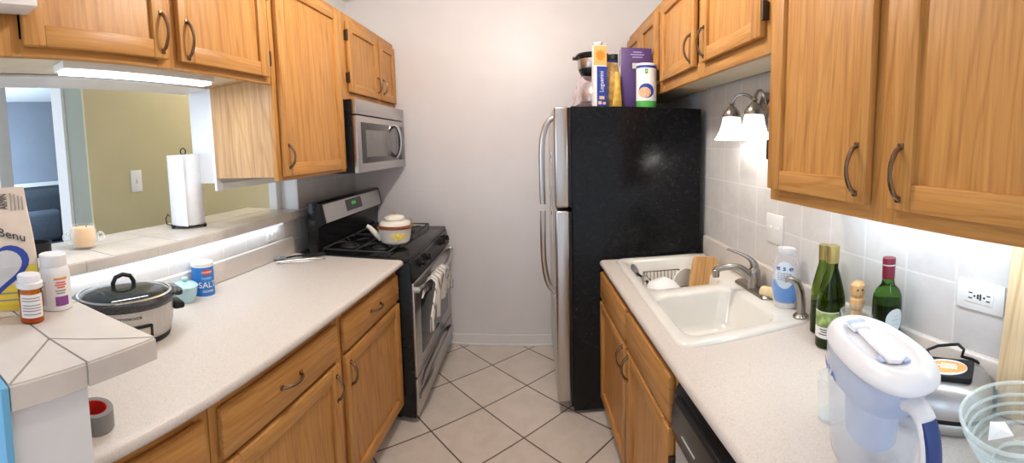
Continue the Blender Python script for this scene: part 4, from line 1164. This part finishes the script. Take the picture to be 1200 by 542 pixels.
t = thing('wall_sconce', 'two-light nickel wall fixture with frosted bell shades above the sink', 'wall light', (XR, 1.448, 1.66))
bm = BM(); L = []
for k, o in ((1, 0), (1, .008), (.86, .014), (.6, .02), (.2, .022)): L.append([(-o, .055 * k * cos(a), .085 * k * sin(a)) for a in [2 * pi * i / 28 for i in range(28)]])
loft(bm, L, 0, True, True); obj('backplate', bm, 'nickel', t, True)
for yy in (1.562, 1.378):
    dy = yy - 1.448
    bm = BM(); tube(bm, bez((-.015, dy * .25, .0), (-.03, dy * .6, .11), (-.095, dy, .10), (-.095, dy, .018), 14), .0065, 8); lathe(bm, [(.0, .046), (.010, .044), (.012, .036), (.006, .03)], (-.094, dy, .0), 12); obj('arm', bm, 'nickel', t, True)
    bm = BM(); lathe(bm, [(.010, .030), (.016, .022), (.030, .004), (.036, -.010), (.036, -.022), (.030, -.022)], (-.095, dy, 0), 24); obj('shade_holder', bm, 'nickel', t, True)
    bm = BM(); lathe(bm, [(.033, -.016), (.036, -.03), (.040, -.055), (.048, -.085), (.058, -.108), (.068, -.125), (.066, -.125), (.055, -.106), (.045, -.084), (.037, -.055), (.033, -.03), (.030, -.017)], (-.095, dy, 0), 32, cap0=False, cap1=False); obj('shade', bm, 'shade', t, True, smooth=60)
    bm = BM(); lathe(bm, [(.0, -.02), (.012, -.025), (.013, -.04), (.024, -.065), (.024, -.08), (.014, -.095), (0, -.098)], (-.095, dy, 0), 18); obj('bulb', bm, emit('lit bulb', (1, .96, .88), 4), t, True)

# ------------------------------------------------------------------ things on the left worktop
t = thing('slow_cooker', 'oval stainless slow cooker with glass lid on the left worktop', 'slow cooker', (-1.072, .730, CL), radians(69)); t.scale = (.95, .95, 1)
E1 = 2.15
bm = BM(); loft(bm, [lz(sup(.130, .098, 48, E1), .0), lz(sup(.140, .106, 48, E1), .004), lz(sup(.145, .110, 48, E1), .022)], 0, True, False); loft(bm, [lz(sup(.145, .110, 48, E1), .021), lz(sup(.1415, .107, 48, E1), .023)], 0); obj('base_band', bm, 'blackm', t, True)
bm = BM(); loft(bm, [lz(sup(.1445, .1095, 48, E1), .0215), lz(sup(.154, .117, 48, E1), .06), lz(sup(.158, .120, 48, E1), .122), lz(sup(.150, .112, 48, E1), .128)], 0, True, True); obj('steel_body', bm, 'steel_v', t, True)
bm = BM(); loft(bm, [lz(sup(.159, .121, 48, E1), .120), lz(sup(.166, .128, 48, E1), .128), lz(sup(.168, .130, 48, E1), .142), lz(sup(.163, .125, 48, E1), .148), lz(sup(.150, .113, 48, E1), .146), lz(sup(.146, .109, 48, E1), .120)], 0)
prism(bm, rrect(.150, .186, -.052, .052, .02, 5), .128, .142, 'z', 0, .004); prism(bm, rrect(-.186, -.150, -.052, .052, .02, 5), .128, .142, 'z', 0, .004)
obj('crock', bm, 'stone', t, True)
bm = BM(); loft(bm, [lz(sup(.151, .114, 48, E1), .1470), lz(sup(.148, .111, 48, E1), .1515), lz(sup(.125, .090, 48, E1), .162), lz(sup(.08, .056, 48, E1), .1705), lz(sup(.02, .015, 48, E1), .173)], 0, False, True)
lid = obj('lid', bm, plain('smoky lid glass', (.018, .026, .03), .05, .5, 60, coat=.6), t, True, smooth=60)
bm = BM(); loft(bm, [lz(sup(.155, .118, 48, E1), .1465), lz(sup(.155, .118, 48, E1), .1520), lz(sup(.147, .110, 48, E1), .1540), lz(sup(.146, .109, 48, E1), .1500)], 0); obj('lid_rim', bm, 'chrome', lid, True)
bm = BM(); tube(bm, [(-.034, 0, .168), (-.034, 0, .186), (-.024, 0, .205), (0, 0, .213), (.024, 0, .205), (.034, 0, .186), (.034, 0, .168)], .0075, 10); obj('lid_handle', bm, 'blackm', lid, True)
for s in (-1, 1):
    bm = BM(); box(bm, s * .154, s * .192, -.034, .034, .072, .094, .007); obj('side_handle', bm, 'blackm', t, True)
def ckp(u, v, w, ac=-96, z0=.088):
    a = radians(ac) + u / .135; c, s = cos(a), sin(a); z = z0 + v
    k = (z - .06) / .062 * .003
    e = E1
    return ((.1555 + k + .001 + w) * math.copysign(abs(c) ** (2 / e), c), (.1175 + k + .001 + w) * math.copysign(abs(s) ** (2 / e), s), z)
text('lettering', 'BETTYCROCK', .0115, 'dink', t, lambda u, v, w: ckp(u, v, w, -99, .100), .0004)
bm = BM()
def ckband(u0, u1, v0, v1, o0, o1, mi=0, n=8):
    L = []
    for i in range(n + 1):
        u = u0 + (u1 - u0) * i / n
        L.append([ckp(u, v0, o0, -95, 0), ckp(u, v0, o1, -95, 0), ckp(u, v1, o1, -95, 0), ckp(u, v1, o0, -95, 0)])
    loft(bm, L, mi, True, True)
ckband(-.050, .052, .066, .073, -.002, .003); ckband(.046, .053, .020, .072, -.002, .003); ckband(-.050, .047, .022, .067, -.002, .0012, 1); obj('control_panel', bm, ['blackm', plain('beige control face', (.62, .55, .44), .4)], t, True)
bm = BM()
kc = Vector(ckp(.0, 0, .001, -98, .046)); kn = Vector((kc.x, kc.y, 0)).normalized(); ks = Vector((0, 0, 1)).cross(kn)
loft(bm, [[kc + kn * h + ks * (r * cos(2 * pi * i / 18)) + Vector((0, 0, r * sin(2 * pi * i / 18))) for i in range(18)] for h, r in ((0, .015), (.012, .013))], 0, True, True); obj('dial', bm, 'blackm', t, True)

# salt canister
t = thing('salt_canister', 'blue cylindrical salt carton on the left worktop', 'canister', (-1.172, 1.170, CL)); t.scale = (1, 1, 1.07)
r = .0435
bm = BM(); lathe(bm, [(.0, 0), (r, 0), (r, .116)], n=40, mi=0, cap1=False); lathe(bm, [(r, .116), (r, .130)], n=40, mi=1, cap0=False, cap1=False); lathe(bm, [(r, .130), (r - .002, .132), (r - .004, .129), (0, .129)], n=40, mi=1, cap0=False)
obj('carton', bm, ['saltblue', 'label'], t, True)
bm = BM(); patch(bm, r, -50, 4, .086, .108, ell=True); lg = obj('red_oval', bm, 'red', t, True)
text('lettering', 'HADDAR', .0105, 'label', t, wrapper(r + .0006, -23, .097))
text('lettering', 'SALT', .0335, 'label', t, wrapper(r + .0004, -22, .045))
text('lettering', 'IODIZED', .0115, 'label', t, wrapper(r + .0004, -22, .020))
bm = BM(); patch(bm, r, -54, 5, .0735, .0755); patch(bm, r, -50, 0, .069, .0705); obj('fine_print', bm, 'teal', t, True)
bm = BM(); box(bm, -.026, -.008, -.006, .006, .129, .1305); obj('pour_spout', bm, 'steel_v', t, True)

# teal sugar pot
t = thing('sugar_pot', 'small lidded pale teal pot next to the salt carton', 'pot', (-1.160, 1.062, CL)); t.scale = (1.15, 1.15, 1.06)
bm = BM(); lathe(bm, [(.0, 0), (.024, 0), (.026, .003), (.036, .030), (.040, .058), (.042, .062), (.040, .063), (.03, .06)], n=32); obj('body', bm, 'teal', t, True)
bm = BM(); lathe(bm, [(.042, .062), (.043, .065), (.036, .073), (.018, .079), (.007, .080)], n=32); ld = obj('lid', bm, 'teal', t, True)
bm = BM(); lathe(bm, [(.006, .079), (.006, .084), (.012, .089), (.011, .095), (0, .098)], n=16); obj('knob', bm, 'teal', ld, True)

# tongs and spoon
t = thing('serving_spoon', 'slotted grey serving spoon with black handle lying by the stove', 'spoon', (-1.125, 1.80, CL), radians(40))
bm = BM(); loft(bm, [[(x * k, y * k, z) for x, y in sup(.042, .028, 24, 2, 0)] for k, z in ((.4, .003), (.8, .006), (1, .013), (.95, .014), (.75, .009), (.4, .006))], 0, True, True)
o = obj('bowl', bm, plain('grey blue nylon', (.18, .23, .28), .3), t, True); o.location = (-.105, 0, 0)
bm = BM(); tube(bm, [(-.065, 0, .010), (-.02, 0, .016), (.03, 0, .015)], [.005, .005, .006], 8); obj('shaft', bm, 'blackm', t, True)
bm = BM(); tube(bm, [(.015, 0, .015), (.08, 0, .016), (.132, 0, .013)], [.011, .013, .011], 10, 0, False, True, .8); obj('handle', bm, 'blackm', t, True)
t = thing('metal_tongs', 'thin steel tongs lying in front of the grey serving spoon', 'tongs', (-1.075, 1.745, CL), radians(45))
bm = BM(); tube(bm, [(-.12, .006, .007), (-.06, -.004, .008), (.05, -.014, .007), (.10, -.008, .006), (.118, .0, .006)], [.009, .006, .0045, .004, .004], 8, 0, False, True, .6); obj('lower_arm', bm, 'chrome', t, True)
bm = BM(); tube(bm, [(-.12, .018, .010), (-.05, .015, .012), (.06, .018, .010), (.118, .0, .006)], [.009, .005, .0045, .004], 8, 0, False, True, .6); obj('upper_arm', bm, 'chrome', t, True)

# tape roll
t = thing('tape_roll', 'roll of grey duct tape with red core on the worktop edge', 'tape', (-.748, .412, CL)); t.scale = (.80, .80, .88)
bm = BM(); lathe(bm, [(.034, 0), (.048, 0), (.049, .002), (.049, .046), (.048, .048), (.034, .048), (.034, 0)], n=40, cap0=False, cap1=False); obj('tape_band', bm, 'tape', t, True)
bm = BM(); lathe(bm, [(.0315, .0), (.0342, .0), (.0342, .0475), (.0315, .0475), (.0315, 0)], n=36, cap0=False, cap1=False); obj('core', bm, 'tapered', t, True)

# ------------------------------------------------------------------ things on the ledge
t = thing('paper_bag', 'printed paper food bag with blue heart on the tiled bar', 'bag', (-.933, .277, LEDGE), radians(70)); t.scale = (1, 1, .93)
bm = BM(); L = []
for z, w, d, o in ((0, .110, .036, 0), (.02, .112, .040, 0), (.12, .111, .038, 0), (.20, .106, .032, .004), (.25, .101, .020, .012), (.275, .099, .010, .018), (.325, .096, .006, .024)):
    L.append([(x, y + o, z) for x, y in rrect(-w, w, -d, d, min(.006, d * .6), 2)])
loft(bm, L, 0, True, True); obj('bag_body', bm, 'kraft', t, True, smooth=25)
def bagf(x, z, o=.0012):
    tab = [(0, .036), (.02, .040), (.12, .038), (.20, .032 - .004), (.25, .020 - .012), (.275, .010 - .018), (.325, .006 - .024)]
    for (z0, d0), (z1, d1) in zip(tab, tab[1:]):
        if z <= z1: d = d0 + (d1 - d0) * (z - z0) / (z1 - z0); break
    return (x, -d - o, z)
def bagpatch(bm, pts, o, mi=0):
    bm.faces.new([bm.verts.new(bagf(x, z, o)) for x, z in pts]).material_index = mi
bm = BM()
for z0, z1 in ((.004, .02), (.02, .07)): bagpatch(bm, [(-.108, z0), (.108, z0), (.108, z1), (-.108, z1)], .0012)
bagpatch(bm, [(.06, .07), (.108, .07), (.108, .12), (.085, .12)], .0012); obj('yellow_field', bm, 'yellow', t, True, smooth=0)
def heart(k, cx, cz, n=40):
    out = []
    for i in range(n):
        a = 2 * pi * i / n; x = 16 * sin(a) ** 3; y = 13 * cos(a) - 5 * cos(2 * a) - 2 * cos(3 * a) - cos(4 * a)
        out.append((cx + k * x, cz + k * y))
    return out
bm = BM()
H0, H1 = heart(.0050, .012, .115), heart(.0040, .012, .115)
a = [bm.verts.new(bagf(x, z, .0022)) for x, z in H0]; b = [bm.verts.new(bagf(x, z, .0022)) for x, z in H1]
for i in range(40): bm.faces.new((a[i], a[(i + 1) % 40], b[(i + 1) % 40], b[i]))
obj('blue_heart', bm, 'blue', t, True, smooth=0)
bm = BM(); c = bm.verts.new(bagf(.012, .115, .0018)); a = [bm.verts.new(bagf(x, z, .0018)) for x, z in heart(.0041, .012, .115)]
for i in range(40): bm.faces.new((c, a[i], a[(i + 1) % 40]))
obj('heart_window', bm, plain('pale grey print', (.62, .62, .62), .5, .1), t, True, smooth=0)
text('lettering', '& Benu', .030, 'dink', t, lambda u, v, w: bagf(.045 + u, .205 + v - u * .35, .002 + w))
text('lettering', 'ARMIN', .026, 'dink', t, lambda u, v, w: bagf(.047 - v, .288 + u * .52, .002 + w))
bm = BM()
for k in range(4): 
    xx = .062 + .0085 * k; bm.faces.new([bm.verts.new(bagf(x, z, .0018)) for x, z in ((xx, .262), (xx + .003, .262), (xx + .003, .310 - .004 * k), (xx, .310 - .004 * k))])
for z in (.030, .048): bm.faces.new([bm.verts.new(bagf(x, zz, .0018)) for x, zz in ((-.05, z), (.09, z), (.09, z + .004), (-.05, z + .004))])
obj('small_print', bm, 'ink', t, True, smooth=0)

G = 'medicine bottles on the tiled bar'
t = thing('pill_bottle', 'amber prescription bottle with white cap and label on the bar', 'pill bottle', (-.807, .322, LEDGE), 0, G)
bm = BM(); lathe(bm, [(.0, 0), (.0235, 0), (.0245, .002), (.0245, .078), (.022, .082), (.0, .082)], n=32); obj('vial', bm, 'amber', t, True)
bm = BM(); lathe(bm, [(.0, .002), (.0215, .002), (.0215, .013), (.012, .016), (0, .015)], n=24); obj('pills', bm, 'orange', t, True)
bm = BM(); lathe(bm, [(.0265, .078), (.0275, .080), (.0275, .090), (.024, .092), (.024, .104), (.022, .107), (0, .107)], n=36); obj('cap', bm, 'white', t, True)
bm = BM(); patch(bm, .0247, -75, 40, .014, .066); obj('label_sheet', bm, 'label', t, True)
bm = BM()
for z in (.058, .052, .042, .036, .030, .022): patch(bm, .0252, -68 + (z * 300) % 7, 24, z - .0010, z + .0010)
obj('small_print', bm, 'ink', t, True)
t = thing('vitamin_bottle', 'white vitamin bottle with purple label patch behind the amber one', 'vitamin bottle', (-.852, .400, LEDGE), 0, G)
bm = BM(); lathe(bm, [(.0, 0), (.031, 0), (.034, .003), (.0345, .088), (.031, .102), (.026, .108), (.0, .108)], n=36); obj('bottle_body', bm, 'white', t, True)
bm = BM(); lathe(bm, [(.0295, .106), (.030, .108), (.030, .132), (.028, .134), (0, .134)], n=40); obj('cap', bm, 'white', t, True)
bm = BM(); patch(bm, .0347, -28, 22, .014, .036); patch(bm, .0347, -86, -76, .012, .05, mi=1); patch(bm, .0347, -70, -62, .014, .072, mi=2); patch(bm, .0347, -86, -74, .056, .076, mi=1); obj('label_print', bm, ['violet', 'ink', 'grey'], t, True)
bm = BM()
for z in (.080, .0775): patch(bm, .0347, -28, 22, z - .001, z + .001)
obj('orange_print', bm, 'orange', t, True)
bm = BM()
for z, w in ((.070, 18), (.064, 22), (.058, 15)): patch(bm, .0347, -4 - w, -4 + w, z - .0013, z + .0013)
obj('red_print', bm, 'red', t, True)
bm = BM()
for z, w in ((.050, 20), (.044, 16)): patch(bm, .0347, -6 - w, -6 + w, z - .0013, z + .0013)
obj('dark_print', bm, 'ink', t, True)

bm = BM(); lathe(bm, [(.0, 0), (.047, 0), (.049, .003), (.050, .052), (.052, .054), (.048, .054), (.045, .006), (0, .005)], n=36)
o = obj('black_bowl', bm, 'blackm'); o.location = (-1.405, .605, LEDGE)
tag(o, 'small round black dish behind the paper bag on the ledge', 'dish')

t = thing('jar_candle', 'peach candle in a clear glass cup with two loop handles', 'candle', (-1.392, .788, LEDGE)); t.scale = (1.1, 1.1, 1.06)
bm = BM(); lathe(bm, [(.0, 0), (.034, 0), (.040, .004), (.0455, .030), (.0455, .068), (.041, .090), (.0425, .094), (.039, .094), (.0425, .066), (.0425, .032), (.036, .010), (0, .008)], n=40); obj('glass_cup', bm, 'clear', t, True, smooth=60)
bm = BM(); lathe(bm, [(.0, .009), (.0345, .011), (.0415, .032), (.0415, .066), (.0385, .084), (0, .083)], n=36); w = obj('wax', bm, 'wax', t, True)
bm = BM(); tube(bm, [(0.006, .01, .083), (.007, .010, .090)], .0018, 6); obj('wick', bm, 'dink', w, True)
for s in (-1, 1):
    bm = BM(); an = radians(52); pts = []
    for i in range(16):
        q = 2 * pi * i / 16; rr = .046 + .011 + .011 * cos(q); pts.append((s * rr * cos(an), s * rr * sin(an), .046 + .015 * sin(q)))
    tube(bm, pts, .0055, 8, 0, True); obj('loop_handle', bm, sheer('loop glass', (.88, .96, .97), .28, .03, .5), t, True)

t = thing('paper_towel_holder', 'black wire paper towel holder on the tiled ledge', 'holder', (-1.42, 1.352, LEDGE))
bm = BM(); tube(bm, [(.078 * cos(2 * pi * i / 28), .078 * sin(2 * pi * i / 28), .012) for i in range(28)], .0032, 6, 0, True)
for a in (0, 60, 120): tube(bm, [(.078 * cos(radians(a)), .078 * sin(radians(a)), .012), (-.078 * cos(radians(a)), -.078 * sin(radians(a)), .012)], .0028, 6)
obj('base_ring', bm, 'blackm', t, True)
for a in (-100, 20, 140):
    bm = BM(); c = Vector((.082 * cos(radians(a)), .082 * sin(radians(a)), .009)); lathe(bm, [(.0, -.0085), (.007, -.006), (.0085, 0), (.007, .006), (0, .0085)], tuple(c), 12); obj('foot', bm, 'blackm', t, True)
bm = BM(); tube(bm, [(0, 0, .012), (0, 0, .375)] + [(.0 + .017 * sin(q), 0, .387 - .017 * cos(q) + .0) for q in [2 * pi * i / 12 for i in range(0, 12)]], .003, 6); obj('post', bm, 'blackm', t, True)
bm = BM(); a = radians(235); tube(bm, [(.078 * cos(a), .078 * sin(a), .012), (.098 * cos(a), .098 * sin(a), .02), (.102 * cos(a), .102 * sin(a), .05), (.090 * cos(a), .090 * sin(a), .072), (.084 * cos(a), .084 * sin(a), .06)], .003, 6); obj('side_arm', bm, 'blackm', t, True)
bm = BM(); lathe(bm, [(.019, .0), (.074, .0), (.076, .003), (.076, .352), (.074, .355), (.019, .355), (.019, 0)], n=48, cap0=False, cap1=False)
box(bm, .0, .0765, -.0766, -.0750, .001, .354)
o = obj('paper_towel_roll', bm, 'paper'); o.location = (-1.42, 1.352, LEDGE + .016)
tag(o, 'white paper towel roll standing on the black wire holder', 'paper towel')

# ------------------------------------------------------------------ room beyond
t = thing('sofa', 'charcoal sofa seen through the doorway beyond the pass-through', 'sofa', (-5.2, 2.25, 0))
bm = BM(); box(bm, -5.55, -4.72, 1.55, 3.25, .05, .42, .05, 0, 3); obj('seat', bm, 'sofa', t)
bm = BM(); box(bm, -5.60, -5.30, 1.55, 3.25, .40, 1.17, .10, 0, 4); obj('backrest', bm, 'sofa', t)
bm = BM(); box(bm, -5.55, -4.75, 3.05, 3.35, .05, .66, .06, 0, 3); obj('armrest', bm, 'sofa', t)
bm = BM(); box(bm, -5.55, -4.75, 1.40, 1.60, .05, .66, .06, 0, 3); obj('armrest', bm, 'sofa', t)
for xx in (-5.5, -4.8):
    for yy in (1.6, 3.2):
        bm = BM(); lathe(bm, [(.02, 0), (.025, .06)], (xx, yy, 0), 10); obj('leg', bm, 'blackm', t)
bm = BM(); box(bm, -5.30, -5.10, 1.80, 2.62, .425, .90, .085, 0, 4)
o = obj('cushion', bm, 'sofa2'); tag(o, 'slate blue cushion leaning on the charcoal sofa back', 'cushion')

# ------------------------------------------------------------------ lamps
t = thing('ceiling_light', 'round flush ceiling light in the middle of the kitchen', 'ceiling light', (-.12, 1.38, ZC))
bm = BM(); lathe(bm, [(.18, 0), (.18, -.02), (.165, -.03)], (0, 0, 0), 40); obj('base', bm, 'nickel', t, True)
bm = BM(); lathe(bm, [(.165, -.026), (.16, -.055), (.12, -.085), (.06, -.10), (0, -.103)], (0, 0, 0), 40); obj('globe', bm, 'globe', t, True)
t = thing('ceiling_light', 'round flush ceiling light of the hall beyond the pass-through', 'ceiling light', (-1.80, 2.6, ZC))
bm = BM(); lathe(bm, [(.14, 0), (.14, -.02), (.125, -.03)], (0, 0, 0), 32); obj('base', bm, 'nickel', t, True)
bm = BM(); lathe(bm, [(.125, -.026), (.12, -.055), (.06, -.085), (0, -.09)], (0, 0, 0), 32); obj('globe', bm, 'globe', t, True)

def light(name, kind, loc, energy, col, size=.1, rot=(0, 0, 0), sy=None):
    l = bpy.data.lights.new(name, kind); l.energy = energy; l.color = col
    if kind == 'AREA':
        l.shape = 'RECTANGLE' if sy else 'DISK'; l.size = size
        if sy: l.size_y = sy
    else: l.shadow_soft_size = size
    o = bpy.data.objects.new(name, l); COL.objects.link(o); o.location = loc; o.rotation_euler = rot
    return o
light('kitchen_lamp_light', 'POINT', (-.12, 1.38, ZC - .17), 41, (1.0, .92, .84), .06)
light('hall_lamp_light', 'POINT', (-1.80, 2.6, ZC - .17), 22, (1.0, .90, .76), .06)
light('ledge_strip_light', 'AREA', (-1.204, 1.15, 1.107), .9, (.80, .90, 1.0), .012, (0, radians(28), 0), 1.3)
light('cabinet_bar_light', 'AREA', (.73, .56, 1.350), 2.6, (.78, .89, 1.0), .05, (0, radians(-14), 0), .78)
light('passthrough_bar_light', 'AREA', (-1.075, .88, 1.806), 3.2, (.86, .94, 1.0), .04, (0, 0, 0), .58)
for yy in (1.562, 1.378): light('sconce_light', 'POINT', (XR - .095, yy, 1.545), .6, (1.0, .95, .88), .03)
light('bedroom_fill_light', 'AREA', (-4.75, 1.36, 1.6), 70, (.60, .79, 1.0), 1.5, (radians(90), 0, 0), 1.3)  # added lamp to lift the dark bedroom, no window is built here
light('hall_daylight_fill', 'AREA', (-3.4, -1.3, 1.5), 38, (.60, .80, 1.0), 1.6, (radians(90), 0, radians(-18)), 1.6)  # added bluish lamp standing in for daylight spilling into the hall, unseen source
w = bpy.data.worlds.new('daylight'); SC.world = w; w.use_nodes = True
w.node_tree.nodes['Background'].inputs['Color'].default_value = (.86, .90, 1.0, 1); w.node_tree.nodes['Background'].inputs['Strength'].default_value = 1.12

# ------------------------------------------------------------------ camera: cylindrical wide view
F, ASP, YAW, PIT, ROLL, CY, HC = 507.15, .8801, -.0533, -.0792, .0211, 206.9, 1.5073
def cam_axis(a, c, b):
    """camera (right, forward, up) components to world"""
    cr, sr = cos(ROLL), sin(ROLL); x, zz, yy = a * cr + b * sr, -a * sr + b * cr, c
    cp, sp = cos(PIT), sin(PIT); y, z = yy * cp - zz * sp, yy * sp + zz * cp
    cc, ss = cos(YAW), sin(YAW)
    return Vector((x * cc + y * ss, -x * ss + y * cc, z))
R, U, B = cam_axis(1, 0, 0), cam_axis(0, 0, 1), -cam_axis(0, 1, 0)
cam = bpy.data.cameras.new('camera'); co = bpy.data.objects.new('camera', cam); COL.objects.link(co)
mw = Matrix(((R.x, U.x, B.x, 0), (R.y, U.y, B.y, 0), (R.z, U.z, B.z, HC), (0, 0, 0, 1))); co.matrix_world = mw
cam.type = 'PANO'; cam.panorama_type = 'CENTRAL_CYLINDRICAL'
cam.central_cylindrical_range_u_min = -600 / F; cam.central_cylindrical_range_u_max = 600 / F
cam.central_cylindrical_range_v_min = -(542 - CY) / (F * ASP); cam.central_cylindrical_range_v_max = CY / (F * ASP)
cam.central_cylindrical_radius = 1.0
cam.clip_start = .02; cam.clip_end = 60
SC.camera = co

SC.view_settings.view_transform = 'Standard'; SC.view_settings.look = 'None'; SC.view_settings.gamma = 1
SC.view_settings.use_curve_mapping = False; SC.view_settings.exposure = 0.0
SC.cycles.use_denoising = True
SC.cycles.max_bounces = 10; SC.cycles.transparent_max_bounces = 16
